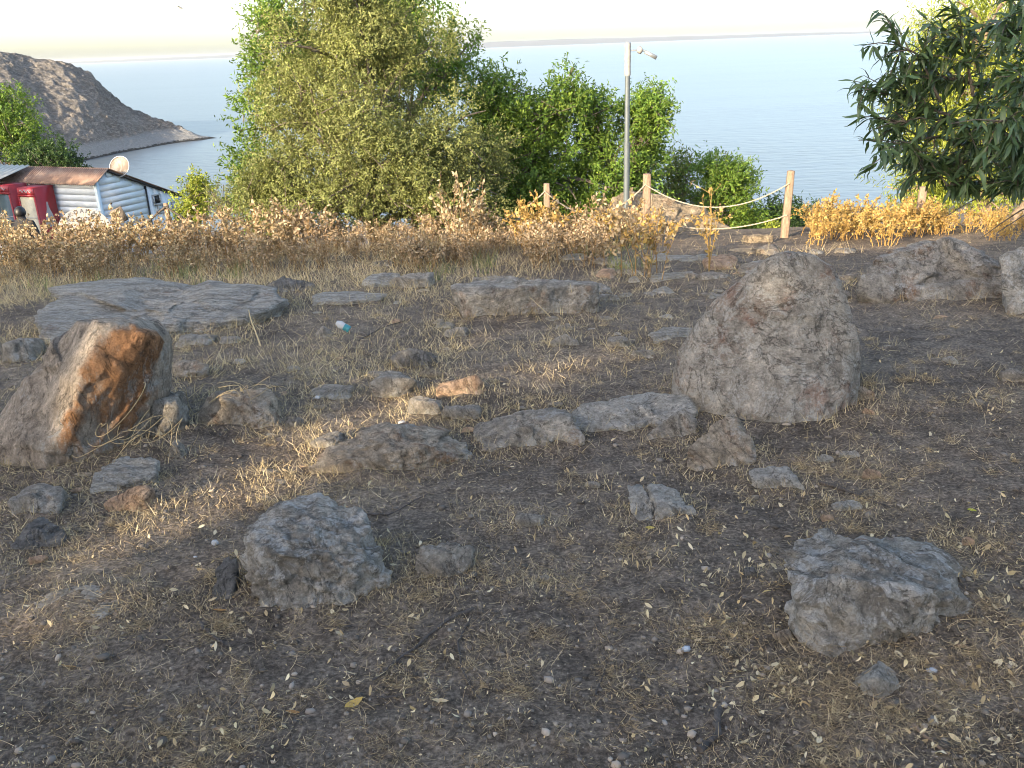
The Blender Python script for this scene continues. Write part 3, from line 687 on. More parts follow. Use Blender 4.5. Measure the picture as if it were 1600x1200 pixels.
def tree(name, label, cat, base, lobes, leafmat, cols, n_tw, per, ll, lw, trunk_r=.10, seed=0, barkm='bark', fork=None, group=None, twigs=160, trunk_pts=None, **kw):
    rg = np.random.RandomState(seed); base = np.asarray(base, float)
    root = thing(name, base, label, cat, group)
    (v, f, c), tw, td, tl = crown(rg, lobes, n_tw, per, ll, lw, cols, **kw)
    o = obj('crown', mesh('crown', v - base, f, leafmat, c), root)
    mb = MB(); C = np.array([l[0] for l in lobes]); R = np.array([l[1] for l in lobes])
    top = np.asarray(fork, float) if fork is not None else base * .45 + C.mean(0) * .55
    tp = np.array(trunk_pts, float) if trunk_pts is not None else limb(base - np.array([0, 0, .15]), top, rg, 7, .03)
    mb.tube(tp, np.linspace(trunk_r * 1.25, trunk_r * .75, len(tp)), 9)
    top = tp[-1]
    for k in range(len(C)):
        st = tp[rg.randint(len(tp) // 2, len(tp))]
        lp = limb(st, C[k], rg); mb.tube(lp, np.linspace(trunk_r * .6, trunk_r * .28, len(lp)), 6, cap=False)
        for q in range(6):
            dv = nrm(rg.normal(size=3) + np.array([0, 0, .3])); e = C[k] + R[k] * dv * .85; s_ = lp[rg.randint(3, 7)]
            bp = limb(s_, e, rg, 6); mb.tube(bp, np.linspace(trunk_r * .26, trunk_r * .07, len(bp)), 5, cap=False)
    for q in rg.choice(len(tw), min(twigs, len(tw)), replace=False):
        bp = np.array([tw[q] - td[q] * tl[q] * .9, tw[q], tw[q] + td[q] * tl[q]]); mb.tube(bp, [.012, .008, .003], 4, cap=False)
    mb.build('trunk', M[barkm], root, smooth=True)
    return root
def lobes_px(y, lst):
    """(px, py, half width px, half height px, depth offset, depth radius m)"""
    out = []
    for (a, b_, rx, rz, dy, ry) in lst:
        c_ = P(a, b_, y + dy); s_ = float((c_ - CAM) @ fw) / F
        out.append((c_, np.array([rx * s_, ry, rz * s_])))
    return out
def gpos(px, y, py=330):
    p_ = P(px, py, y); return np.array([p_[0], y, gz(p_[0], y)])

OLIVE = [(.205, .235, .075), (.175, .205, .07), (.25, .27, .10), (.19, .195, .08)]
GREEN = [(.10, .185, .032), (.14, .23, .038), (.075, .145, .03), (.18, .25, .045)]
DEEP = [(.045, .085, .028), (.06, .105, .03), (.035, .07, .028)]
LIME = [(.24, .29, .045), (.19, .25, .04), (.32, .34, .06)]

y = 15.0
tree('broadleaf_tree', 'bushy olive-grey tree in the middle behind the dry weeds', 'tree', gpos(590, y), lobes_px(y, [
    (520, 90, 105, 110, 0, 1.2), (600, 150, 130, 130, -.3, 1.3), (470, 190, 85, 100, .1, 1.1), (690, 215, 100, 85, .1, 1.1), (580, 265, 130, 75, -.6, 1.2),
    (450, 285, 65, 55, 0, .9), (730, 285, 60, 55, .2, .8), (560, 20, 80, 70, .2, 1.0), (430, 290, 50, 45, -.4, .6), (650, 300, 95, 50, -.5, .9), (520, 325, 130, 40, -.5, .9), (430, 325, 60, 35, -.3, .7), (700, 330, 90, 36, -.2, .8)]),
     M['leaf_olive'], OLIVE, 12000, 15, .055, .024, .13, 1, twl=.32, gap=-.22, gfreq=1.7)
y = 18.0
tree('broadleaf_tree', 'tall green tree rising behind the olive-grey tree', 'tree', gpos(600, y), lobes_px(y, [
    (630, -10, 70, 70, 0, 1.2), (600, 70, 80, 80, .2, 1.2), (425, 110, 35, 90, -.3, .9), (420, 40, 32, 42, -.2, .7), (700, 105, 48, 60, -.4, .9), (660, 150, 70, 80, 0, 1.0), (400, 190, 30, 55, -.3, .7), (395, 270, 28, 60, -.3, .7), (400, 320, 30, 35, -.3, .6), (480, 60, 60, 90, .2, 1.)]),
     M['leaf_green'], GREEN, 4200, 13, .085, .034, .15, 2, twl=.38, gap=-.14, gfreq=1.4)
tree('broadleaf_tree', 'green tree with leaning dark trunk right of the olive-grey tree', 'tree', gpos(795, 17.0, 345), lobes_px(17.0, [
    (780, 150, 38, 48, 0, .8), (800, 215, 62, 62, 0, .9), (860, 185, 42, 50, .2, .8), (885, 150, 26, 34, .1, .5), (850, 255, 70, 60, .1, .9), (760, 195, 30, 55, .2, .7), (900, 300, 60, 45, .1, .8), (850, 335, 70, 30, 0, .8), (780, 290, 50, 55, -.3, .7), (760, 330, 50, 35, -.3, .6), (830, 300, 60, 45, -.5, .7)]),
     M['leaf_green'], GREEN, 4600, 13, .085, .034, .13, 3, twl=.36, gap=-.12, gfreq=1.5, trunk_pts=[P(785, 360, 16.6), P(795, 335, 16.6), P(806, 308, 16.7), P(818, 285, 16.8), P(835, 255, 17.0)])
tree('broadleaf_tree', 'green tree with bright right side behind the grey lamp pole', 'tree', gpos(970, 17.6, 345), lobes_px(17.6, [
    (930, 200, 34, 45, 0, .7), (1005, 190, 36, 42, .1, .7), (955, 265, 62, 60, 0, .9), (1010, 260, 34, 50, .1, .8), (925, 170, 20, 26, .1, .4), (1020, 165, 18, 20, .1, .4), (985, 310, 60, 35, 0, .9), (960, 335, 70, 30, 0, .9)]),
     M['leaf_green'], GREEN, 3300, 13, .085, .034, .11, 4, twl=.34, gap=-.12, gfreq=1.5)
tree('shrub', 'small dull green bush at the lake edge right of the lamp pole', 'bush', gpos(1055, 21, 340), lobes_px(21.0, [(1055, 300, 32, 45, 0, .7), (1060, 270, 22, 26, 0, .5), (1080, 330, 40, 36, 0, .6)]),
     M['leaf_olive'], GREEN + OLIVE, 520, 12, .09, .036, .06, 5, gap=-.2, twigs=50)
tree('shrub', 'round bush with yellow-lit top beside the lower rope', 'bush', gpos(1130, 19.5, 350), lobes_px(19.5, [(1125, 300, 40, 48, 0, .8), (1115, 268, 26, 22, 0, .5), (1150, 290, 24, 36, 0, .6), (1120, 345, 52, 36, 0, .8), (1160, 345, 32, 34, 0, .6)]),
     M['leaf_green'], GREEN, 1500, 13, .085, .034, .07, 6, gap=-.2, twigs=60)
tree('shrub', 'low dark bush behind the right rope post', 'bush', gpos(1215, 20, 360), lobes_px(20, [(1200, 345, 30, 22, 0, .7), (1245, 342, 28, 22, 0, .6), (1215, 362, 60, 18, 0, .6)]),
     M['leaf_green'], DEEP, 900, 12, .085, .034, .05, 7, gap=-.25, twigs=40)
tree('shrub', 'tiny bright green bush at the foot of the rope post', 'bush', gpos(1214, 14.4, 372), lobes_px(14.4, [(1214, 362, 13, 15, 0, .16)]),
     M['leaf_green'], LIME, 110, 8, .05, .025, .015, 8, twl=.12, gap=-.4, twigs=16)
tree('shrub', 'small yellow-green bush right of the shack', 'bush', gpos(308, 25, 330), lobes_px(25, [(305, 305, 25, 26, 0, .5), (318, 292, 16, 14, 0, .3), (300, 330, 28, 20, 0, .5)]),
     M['leaf_green'], LIME, 420, 11, .09, .045, .05, 9, gap=-.25, twigs=40)
tree('shrub', 'thin grey-green bush between shack bush and olive-grey tree', 'bush', gpos(350, 22, 335), lobes_px(22, [(345, 325, 30, 18, 0, .5), (372, 318, 18, 12, 0, .4)]),
     M['leaf_olive'], OLIVE, 170, 10, .08, .026, .04, 10, gap=-.05, twigs=60)
tree('broadleaf_tree', 'green tree with sunlit top at the left edge behind the shack', 'tree', gpos(20, 31, 270), lobes_px(31, [(22, 190, 36, 42, 0, 1.2), (-20, 180, 40, 40, 0, 1.2), (45, 225, 24, 30, 0, .9), (10, 240, 60, 34, 0, 1.2)]),
     M['leaf_green'], GREEN, 1300, 12, .11, .05, .14, 11, gap=-.2, twigs=60)
tree('shrub', 'dark green shrub above the rusty shack roof', 'bush', gpos(80, 29, 270), lobes_px(29, [(85, 248, 30, 28, 0, .8), (60, 255, 30, 24, 0, .8), (105, 262, 18, 18, 0, .6)]),
     M['leaf_green'], DEEP, 700, 12, .10, .05, .06, 12, gap=-.25, twigs=40)
y = 14.5
tree('broadleaf_tree', 'yellow-green sunlit tree behind the dark branch at right', 'tree', gpos(1545, y, 350), lobes_px(y, [
    (1530, 30, 75, 70, 0, 1.1), (1470, 90, 50, 60, 0, .9), (1590, 110, 80, 90, 0, 1.1), (1450, 170, 50, 60, 0, .9), (1530, 180, 80, 70, .2, 1.1), (1440, 260, 45, 50, .2, .8), (1520, 270, 60, 50, .2, .9),
    (1600, 280, 60, 45, .1, .9), (1420, 300, 40, 26, .2, .6), (1575, 305, 50, 24, -.1, .6), (1470, 300, 40, 22, .2, .5), (1640, 200, 70, 90, 0, 1.0)]),
     M['leaf_green'], LIME, 4600, 14, .085, .020, .12, 13, barkm='bark_warm', twl=.40, gap=-.16, gfreq=1.5, droop=.7, upb=.0,
     trunk_pts=[P(1541, 395, 14.3), P(1540, 362, 14.3), P(1538, 330, 14.4), P(1536, 290, 14.4), P(1533, 252, 14.5), P(1535, 200, 14.5)])
mb = MB().tube([P(1562, 392, 13.6), P(1578, 362, 13.7), P(1596, 338, 13.8), P(1625, 310, 13.9), P(1660, 260, 14.0)], [.20, .17, .15, .14, .12], 10)
root = thing('broadleaf_tree', gpos(1570, 13.6, 380), 'leaning pale tree trunk at the right picture edge', 'tree')
mb.build('trunk', M['bark_warm'], root, smooth=True)
rg = np.random.RandomState(140)
(v, f, c), tw, td, tl = crown(rg, lobes_px(14.0, [(1690, 150, 60, 110, 0, 1.0), (1680, 40, 80, 70, 0, 1.0)]), 500, 12, .085, .02, LIME, droop=.7)
obj('crown', mesh('crown', v - np.array(root.location), f, M['leaf_green'], c), root)

# ------------------------------------------------------------------ trees standing to the sun side, out of the picture: they keep the clearing in shade
def sq(p_):
    p_ = np.atleast_2d(p_); return p_[:, 0] * ld[1] - p_[:, 1] * ld[0], p_[:, 2] + TE * (p_[:, 0] * ld[0] + p_[:, 1] * ld[1])
def at_st(s_, t_): return np.array([s_ * ld[1] + t_ * ld[0], -s_ * ld[0] + t_ * ld[1]])
edge_px = [(-300, 420), (0, 418), (200, 402), (420, 396), (640, 392), (760, 392), (850, 402), (1000, 402), (1100, 398), (1230, 408), (1330, 402), (1500, 398)]
es, eq = zip(*[(float(a[0]), float(b_[0])) for a, b_ in (sq(G(*p_)) for p_ in edge_px)])
o_ = np.argsort(es); es = np.array(es)[o_]; eq = np.array(eq)[o_]
holes = []
for (a, b_, rs, rq) in [(215, 838, .05, .03), (290, 806, .07, .035), (350, 785, .05, .03), (455, 722, .10, .035), (540, 690, .08, .03), (600, 660, .10, .035), (690, 612, .10, .03), (745, 600, .06, .03),
                        (830, 588, .10, .03), (900, 574, .14, .03), (950, 566, .04, .0), (1400, 490, .0, -.02), (420, 690, .08, .03), (20, 990, .05, .03), (500, 735, .06, .03)]:
    s_, q_ = sq(G(a, b_)); holes.append((float(s_[0]), float(q_[0]), rs, rq))
yl = G(80, 738)[1]
for (a, b_, dy, rs, rq) in [(165, 520, .25, .05, .03), (150, 545, .2, .03, .05), (125, 615, .1, .03, .05), (115, 640, .08, .03, .04)]:
    s_, q_ = sq(P(a, b_, yl + dy)); holes.append((float(s_[0]), float(q_[0]), rs, rq))
def shade_cut(p_):
    s_, q_ = sq(p_)
    lim = np.interp(s_, es, eq); lim = np.where(s_ > es[-1] + .15, 4.1, lim)
    ok = q_ < lim + .10 * fbm(np.stack([s_ * 2.5, q_ * 2.5, s_ * 0], 1), 2)
    for (hs, hq, a, b_) in holes: ok &= ((s_ - hs) / (a + .17)) ** 2 + ((q_ - hq) / (b_ + .13)) ** 2 > 1
    return ok
def shade_tree(label, s0, s1, t0, h, n, seed, cut):
    rg = np.random.RandomState(seed); c = at_st((s0 + s1) / 2, t0); zb = gz(c[0], c[1]); base = np.array([c[0], c[1], zb])
    root = thing('broadleaf_tree', base, label, 'tree', None)
    s_ = rg.uniform(s0, s1, n); z_ = zb - .3 + (h + .3) * rg.rand(n); t_ = t0 + rg.normal(size=n) * .55
    p_ = np.stack([s_ * ld[1] + t_ * ld[0], -s_ * ld[0] + t_ * ld[1], z_], 1)
    e = ((s_ - (s0 + s1) / 2) / ((s1 - s0) / 2)); ok = (np.abs(e) < .93) | (rg.rand(n) < .75)
    p_ = p_[ok]; m_ = len(p_)
    if cut is not None: p_ = p_[cut(p_)]; m_ = len(p_)
    d = rg.normal(size=(m_, 3)); nn = nrm(rg.normal(size=(m_, 3)) * .6 + np.array([-ld[0], -ld[1], .4]))
    v, f, c_ = leaf_quads(rg, p_ - np.array([0, 0, 0]), d, nn, rg.uniform(.17, .27, m_), rg.uniform(.11, .16, m_), vary(rg, m_, DEEP))
    obj('crown', mesh('crown', v - base, f, M['leaf_green'], c_), root)
    mb = MB(); mb.tube(limb(base - np.array([0, 0, .2]), base + np.array([.1, .1, h * .8]), rg), np.linspace(.2, .06, 7), 8); mb.build('trunk', M['bark'], root)
shade_tree('tall dense tree behind and left of the viewer nearest the path', -3.0, 4.8, -15, 9.0, 46000, 201, shade_cut)
shade_tree('dense lower tree in the row left behind the viewer', -8.2, -2.9, -15, 7.0, 30000, 202, shade_cut)
shade_tree('dense lower tree farthest left behind the viewer', -13.5, -8.1, -15, 7.0, 30000, 203, shade_cut)

# ------------------------------------------------------------------ near branch hanging in from the right
def near_leaf_mesh(name, colr, seed):
    rg = np.random.RandomState(seed); rows = 6; v = []; f = []
    for k in range(rows + 1):
        t = k / rows; w = .5 * (math.sin(math.pi * t ** .75) ** .8) * .21 if 0 < t < 1 else .004
        z = -.28 * t * t * rg.uniform(.6, 1.4); x = .04 * math.sin(t * 3) * rg.uniform(-1, 1)
        v += [(x - w, t, z + w * .35), (x, t, z), (x + w, t, z + w * .35)]
    for k in range(rows):
        for q in (0, 1): f.append((3 * k + q, 3 * k + q + 1, 3 * k + q + 4, 3 * k + q + 3))
    v = np.array(v); c = np.tile(np.array(colr), (len(v), 1)); c[1::3] *= 1.25
    return v, np.array(f), c
rg = np.random.RandomState(77)
LB = np.array(P(1760, 300, 4.6)); LB[2] = gz(LB[0], LB[1])
lt = thing('almond_tree', LB, 'dark leafy branch in shade hanging in from the right edge', 'tree')
wood = MB(); LP, LD = [], []
def br(a, b_, n, rad):
    p_ = limb(a, b_, rg, n, .05); wood.tube(p_, np.linspace(rad, rad * .35, n), 6, cap=False); return p_
wood.tube([LB - np.array([0, 0, .1]), LB * .5 + P(1720, 300, 4.6) * .5, P(1700, 290, 4.6), P(1690, 200, 4.6), P(1720, 60, 4.6), P(1740, -150, 4.6)], [.11, .10, .09, .075, .06, .04], 10)
mains = [br(P(1690, 280, 4.6), P(1500, 195, 4.4), 8, .020), br(P(1700, 200, 4.6), P(1430, 120, 4.5), 9, .016), br(P(1560, 245, 4.45), P(1400, 235, 4.3), 8, .011), br(P(1710, 100, 4.6), P(1560, 40, 4.2), 8, .016),
         br(P(1700, 240, 4.6), P(1560, 190, 3.6), 8, .014), br(P(1500, 195, 4.4), P(1345, 135, 4.35), 8, .009), br(P(1470, 160, 4.4), P(1400, 70, 4.4), 7, .008), br(P(1690, 300, 4.6), P(1480, 290, 4.2), 8, .012),
         br(P(1715, 60, 4.6), P(1600, 0, 3.9), 7, .013), br(P(1690, 270, 4.6), P(1590, 290, 4.0), 7, .010), br(P(1520, 150, 4.4), P(1500, 60, 4.4), 6, .008), br(P(1690, 200, 4.6), P(1600, 130, 3.7), 7, .012), br(P(1560, 245, 4.45), P(1430, 270, 4.3), 7, .009), br(P(1690, 300, 4.6), P(1530, 300, 4.3), 7, .009), br(P(1500, 195, 4.4), P(1370, 190, 4.35), 7, .008), br(P(1700, 230, 4.6), P(1600, 240, 3.9), 7, .010)]
for mp_ in mains:
    L_ = np.linalg.norm(mp_[-1] - mp_[0])
    for q in range(int(10 + L_ * 18)):
        t = rg.uniform(.12, 1.0) ** .8; k = min(int(t * (len(mp_) - 1)), len(mp_) - 2); a = mp_[k] + (mp_[k + 1] - mp_[k]) * (t * (len(mp_) - 1) - k)
        dv = nrm(nrm(mp_[-1] - mp_[0]) * .7 + rg.normal(size=3) * .75 + np.array([0, 0, -.05])); e = a + dv * rg.uniform(.10, .26)
        px_e, py_e = proj(e)
        if px_e < 1310 or py_e > 300: continue
        tp = np.array([a, (a + e) / 2 + np.array([0, 0, .012]), e]); wood.tube(tp, [.0035, .0025, .0012], 4, cap=False)
        for z in range(rg.randint(10, 16)):
            tt = rg.rand(); pp = a + (e - a) * tt; LP.append(pp); LD.append(nrm(dv * .55 + rg.normal(size=3) * .55 + np.array([0, 0, -.35])))
# bare twigs reaching out below
for a, b_ in [((1700, 290, 4.6), (1478, 338, 4.3)), ((1700, 290, 4.6), (1560, 362, 4.4)), ((1700, 290, 4.6), (1530, 374, 4.5))]:
    br(P(*a), P(*b_), 7, .006)
wood.build('trunk', M['bark'], lt, smooth=True)
LP = np.array(LP); LD = np.array(LD); n = len(LP)
NEARC = [(.055, .095, .038), (.07, .115, .045), (.045, .08, .036), (.09, .135, .05)]
lm = []
for k in range(6):
    v, f, c = near_leaf_mesh('leaf', NEARC[k % 4], 300 + k); lm.append((mesh('leaf', v, f, M['leaf_near'], c, True), v, f, c))
depth = np.array([(p_ - CAM) @ fw for p_ in LP]); pj = np.array([proj(p_) for p_ in LP]); vis = (pj[:, 0] < 1590) & (pj[:, 1] > 5) & (pj[:, 1] < 330)
single = set(np.argsort(np.where(vis, depth + rg.rand(n) * .6, 99))[:280].tolist())
Vv, Ff, Cc, off_ = [], [], [], 0
for k in range(n):
    d = LD[k]; s_ = np.cross(d, np.array([0, 0, 1.0]) + rg.normal(size=3) * .4); s_ /= np.linalg.norm(s_); nn = np.cross(s_, d); L_ = rg.uniform(.055, .105)
    q = rg.randint(6)
    if k in single:
        o = bpy.data.objects.new('leaf', lm[q][0]); col.objects.link(o); o.parent = lt
        R_ = Matrix(((s_[0], d[0], nn[0]), (s_[1], d[1], nn[1]), (s_[2], d[2], nn[2]))).to_4x4()
        o.matrix_local = Matrix.Translation(Vector(LP[k] - LB)) @ R_ @ Matrix.Scale(L_, 4)
    else:
        v = LP[k] + (lm[q][1] @ np.stack([s_, d, nn])) * L_
        Vv.append(v); Ff.append(lm[q][2] + off_); Cc.append(lm[q][3] * rg.uniform(.8, 1.25)); off_ += len(v)
fo = obj('foliage', mesh('foliage', np.vstack(Vv) - LB, np.vstack(Ff), M['leaf_near'], np.vstack(Cc), True), lt); fo['kind'] = 'stuff'

# ------------------------------------------------------------------ rope fence, lamp pole
def post(label, px, top, y, w, hh=None, lean=(0, 0)):
    t_ = P(px, top, y); zb = gz(t_[0], y) - .1; base = np.array([t_[0], y, zb]); ax = np.array([w, 0, 0]); ay = np.array([0, w, 0])
    root = thing('rope_post', base, label, 'post', 'rope fence posts'); lean = np.array([lean[0], lean[1], 0.])
    rg = np.random.RandomState(int(px)); n = 7; v = []; H = t_[2] - zb
    for k in range(n + 1):
        z = H * k / n; s_ = .5 * w * (1 + .05 * rg.normal()) * (1.06 - .1 * k / n); ch = .25 * s_; cx = base + lean * (k / n - 1) * H + np.array([0, 0, z])
        for (a, b_) in ((-s_ + ch, -s_), (s_ - ch, -s_), (s_, -s_ + ch), (s_, s_ - ch), (s_ - ch, s_), (-s_ + ch, s_), (-s_, s_ - ch), (-s_, -s_ + ch)): v.append(cx + np.array([a, b_, 0]))
    v = np.array(v); i = np.arange(n)[:, None] * 8; kk = np.arange(8)[None]; f = np.stack([i + kk, i + (kk + 1) % 8, i + 8 + (kk + 1) % 8, i + 8 + kk], -1).reshape(-1, 4)
    mb = MB().add(v, f); cap = np.vstack([v[-8:], v[-8:].mean(0) + np.array([0, 0, .012])]); mb.add(cap, [(q, (q + 1) % 8, 8) for q in range(8)])
    mb.build('shaft', M['post_wood'], root)
    return t_
M['rope'] = plain('rope', (.30, .255, .19), .9, 0, .25, 120)
def rope(label, a, b_, sag, r=.012):
    t = np.linspace(0, 1, 40)[:, None]; p_ = a + (b_ - a) * t; p_[:, 2] -= sag * 4 * (t * (1 - t))[:, 0]
    mb = MB(); ph = t[:, 0] * np.linalg.norm(b_ - a) * 60
    for k in range(3):                        # three twisted strands
        o3 = np.stack([np.cos(ph + k * 2.094) * r * .35, np.sin(ph + k * 2.094) * r * .35, np.sin(ph + k * 2.094) * r * .35], 1); mb.tube(p_ + o3, r * .62, 5)
    o = mb.build('rope', M['rope'], None, tuple(a)); tag(o, label, 'rope', 'ropes of the fence')
t1 = post('left wooden rope post rising behind the bright yellow weed', 854, 287, 13.2, .09)
t2 = post('middle wooden rope post on the sunlit rock mound', 1011, 272, 13.2, .105)
t3 = post('tall weathered rope post with two ropes tied on its left', 1236, 267, 12.6, .10, lean=(.03, 0))
t4 = post('sunlit tan rope post behind weeds under the dark branch', 1443, 292, 12.6, .09, lean=(.02, 0))
dz = lambda t, d: t - np.array([.03, .06, d])
rope('sagging rope between the left and middle posts', dz(t1, .10), dz(t2, .14), .37)
rope('upper sagging rope between the middle and tall right posts', dz(t2, .14), dz(t3, .16), .33)
rope('lower sagging rope between the middle and tall right posts', dz(t2, .62), dz(t3, .60), .18)
rope('rope running left from the left post into the olive tree', dz(t1, .10), P(700, 338, 13.6), .26)

M['pole_paint'] = plain('pole_paint', (.10, .12, .13), .5, .2, .12, 8)
M['white_wrap'] = plain('white_wrap', (.26, .25, .235), .6, 0, .2, 25)
M['metal_grey'] = plain('metal_grey', (.30, .32, .33), .4, .5, .15, 30)
yp = 14.6; a = P(981, 66, yp); zb = gz(a[0], yp); base = np.array([a[0], yp, zb - .2])
pole = thing('lamp_pole', base, 'tall grey metal pole with white wrapped top and small lamp', 'pole')
def zpx(py): return P(980, py, yp)[2]
up_ = np.array([0, 0, 1.0])
pt = lambda py, dx=0.0: np.array([a[0] + dx, yp, zpx(py)])
MB().tube([base, pt(225)], .048, 14).build('lower_tube', M['pole_paint'], pole, smooth=True)
MB().tube([pt(227), pt(223)], .055, 14).build('collar', M['pole_paint'], pole, smooth=True)
MB().tube([pt(223), pt(116)], .040, 14).build('upper_tube', M['pole_paint'], pole, smooth=True)
rg = np.random.RandomState(4); zz = np.linspace(0, 1, 22)
MB().tube([pt(118) + (pt(68) - pt(118)) * t for t in zz], .044 + .007 * rg.rand(22), 14).build('wrapping', M['white_wrap'], pole, smooth=True)
MB().tube([pt(69), pt(66.5), pt(65)], [.05, .045, .01], 14).build('cap', M['metal_grey'], pole, smooth=True)
MB().tube([pt(79), pt(79, .15)], .013, 8).build('arm', M['metal_grey'], pole, smooth=True)
lamp = MB().tube([pt(79, .14), pt(79, .17), pt(79, .20), pt(79, .225)], [.03, .055, .058, .03], 12).build('lamp_mount', M['white_wrap'], pole, smooth=True)
MB().tube([pt(79, .21), pt(80, .25), pt(83.5, .29)], .016, 8).build('bracket', M['metal_grey'], pole, smooth=True)
d = nrm(np.array([.19, -.02, -.10])); o = pt(82, .265); sx = np.cross(d, up_); sx /= np.linalg.norm(sx); sz = np.cross(sx, d)
MB().box(o - sx * .035 - sz * .03, d * .20, sx * .07, sz * .06).build('lamp_head', M['metal_grey'], pole)

# ------------------------------------------------------------------ dry weeds
DRY = [(.42, .30, .19), (.34, .24, .15), (.50, .40, .27), (.22, .155, .10), (.45, .35, .24), (.31, .24, .17)]
GOLD = [(.46, .30, .09), (.38, .24, .075), (.52, .39, .16), (.30, .20, .08)]
DULL = [(.42, .33, .21), (.33, .25, .16), (.52, .43, .29), (.22, .16, .10)]
def weed_mesh(seed, h, spread, nstem, nleaf, cols, leafL=.065, heads=.25, stemc=(.30, .19, .09)):
    rg = np.random.RandomState(seed); st = MB(); Pp, Dd, Hh = [], [], []
    for k in range(nstem):
        a = rg.uniform(0, 6.28); r_ = spread * rg.uniform(.15, 1.0); e = np.array([math.cos(a) * r_, math.sin(a) * r_, h * rg.uniform(.6, 1.0)])
        t = np.linspace(0, 1, 6)[:, None]; b_o = np.array([rg.normal() * .10, rg.normal() * .10, 0]) * (spread > .25); p_ = b_o + e * np.concatenate([t ** 1.3, t ** 1.3, t ** .85], 1) + rg.normal(size=(6, 3)) * .012 * t
        st.tube(p_, np.linspace(.006, .002, 6), 4, stemc, cap=False)
        for q in range(4):
            t0 = rg.uniform(.35, .95); b0 = np.array([np.interp(t0, t[:, 0], p_[:, i]) for i in range(3)]); dv = nrm(rg.normal(size=3) * .7 + nrm(e) * .8 + np.array([0, 0, .2])); b1 = b0 + dv * h * rg.uniform(.12, .30)
            st.tube([b0, (b0 + b1) / 2 + np.array([0, 0, .01]), b1], [.003, .0022, .0012], 3, stemc, cap=False); Hh.append(b1)
            for z in range(max(1, nleaf // (nstem * 5))): Pp.append(b0 + (b1 - b0) * rg.rand()); Dd.append(dv)
        for z in range(nleaf // (nstem * 5)):
            t0 = rg.uniform(.15, 1); Pp.append(np.array([np.interp(t0, t[:, 0], p_[:, i]) for i in range(3)])); Dd.append(nrm(e))
    Pp = np.array(Pp); Dd = np.array(Dd); n = len(Pp)
    D = nrm(Dd * .3 + rg.normal(size=(n, 3)) * .8); nn = nrm(rg.normal(size=(n, 3)) + np.array([0, 0, .5]))
    v, f, c = leaf_strips(rg, Pp, D, nn, leafL * rg.uniform(.5, 1.3, n), leafL * .45 * rg.uniform(.6, 1.3, n), vary(rg, n, cols), .55)
    st.add(v, f); st.c[-1] = c
    Hh = np.array(Hh); Hh = Hh[rg.rand(len(Hh)) < heads]
    iv, if_ = ico(1)
    for b1 in Hh: st.add(iv * rg.uniform(.007, .014) + b1, if_, rg.choice([.10, .16, .28]) * np.array([1, .68, .42]))
    v, f, c = st.get(); return mesh('dry_weed', v, f, M['dry_leaf'], c)
W_DULL = [weed_mesh(400 + k, .62, .42, 10, 260, DULL, .060, .8) for k in range(3)]
W_DRY = [weed_mesh(410 + k, .64, .42, 10, 280, DRY, .066, .7) for k in range(4)]
W_GOLD = [weed_mesh(420 + k, .50, .36, 10, 480, GOLD, .048, .2, (.45, .28, .10)) for k in range(3)]
def weed(me, x, y, sc, rz, label, group=None, zs=1.0):
    o = obj('dry_weed', me, None, (x, y, gz(x, y) - .02)); o.rotation_euler = (0, 0, rz); o.scale = (sc, sc, sc * zs)
    return tag(o, label, 'weed', group)
rg = np.random.RandomState(55); cnt = 0
def wpos(px, y): return P(px, 350, y)[0]
for k in range(230):
    y = rg.uniform(10.8, 14.7); px = rg.uniform(-60, 1000); x = wpos(px, y)
    if px > 680 and y < 11.6: continue
    if px > 860 and y > 13.2: continue
    right = px > 420
    me = (W_DRY if rg.rand() < (.6 if right else .3) else W_DULL)
    weed(me[rg.randint(len(me))], x, y, rg.choice([.45, .6, .75, .9, 1.05, 1.2]) * rg.uniform(.9, 1.1) * (1.0 if y > 12.4 else .62), rg.uniform(0, 6.28),
         'dry brown weed in the dense band right of the shack' if right else 'dry grey-brown weed in the dense band before the shack',
         'dry weeds of the right band' if right else 'dry weeds of the left band')
for k in range(26):
    y = rg.uniform(10.3, 11.8); px = rg.uniform(640, 960); weed(W_DRY[rg.randint(4)], wpos(px, y), y, rg.uniform(.55, .8), rg.uniform(0, 6.28), 'low dry weed behind the flat-topped dark block', 'low dry weeds behind the dark block')
for (px, y, sc, lb, me, zs) in [(720, 12.4, 1.25, 'tall pale dry weed standing before the olive tree', W_DULL[0], 1.35), (845, 12.4, 1.35, 'bright golden bushy weed under the left rope post', W_GOLD[0], 1.15), (872, 12.7, 1.15, 'golden weed right beside the bright bushy weed', W_GOLD[1], 1.0),
                            (818, 12.6, 1.0, 'small golden weed left of the bright bushy weed', W_GOLD[2], 1.0), (960, 12.2, 1.0, 'golden weed low before the sunlit rock mound', W_GOLD[1], 1.0), (1030, 12.4, 1.0, 'golden weed at the right foot of the rock mound', W_GOLD[0], 1.0)]:
    weed(me, wpos(px, y), y, sc, 1.0, lb, None, zs)
for k in range(44):
    y = rg.uniform(11.2, 14.0); px = rg.uniform(1262, 1610)
    if 1400 < px < 1500 and y < 12: continue
    weed(W_GOLD[rg.randint(3)], wpos(px, y), y, rg.uniform(.6, 1.15) * (.6 if px > 1490 else 1), rg.uniform(0, 6.28), 'sunlit golden weed in the row behind the right boulders', 'golden weeds behind the right boulders')
bw = G(992, 440)
wm = weed_mesh(430, .80, .42, 11, 520, DRY + GOLD, .07, .5, (.38, .24, .11)); weed(wm, bw[0] + .08, bw[1] + .1, 1.0, .4, 'large branching dry weed with curled golden leaves and dark seed heads')
weed(weed_mesh(431, .95, .22, 5, 160, GOLD, .055, .5, (.50, .33, .13)), bw[0] + .9, bw[1] + .5, 1.0, 2, 'thin upright dry weed right of the large branching weed')

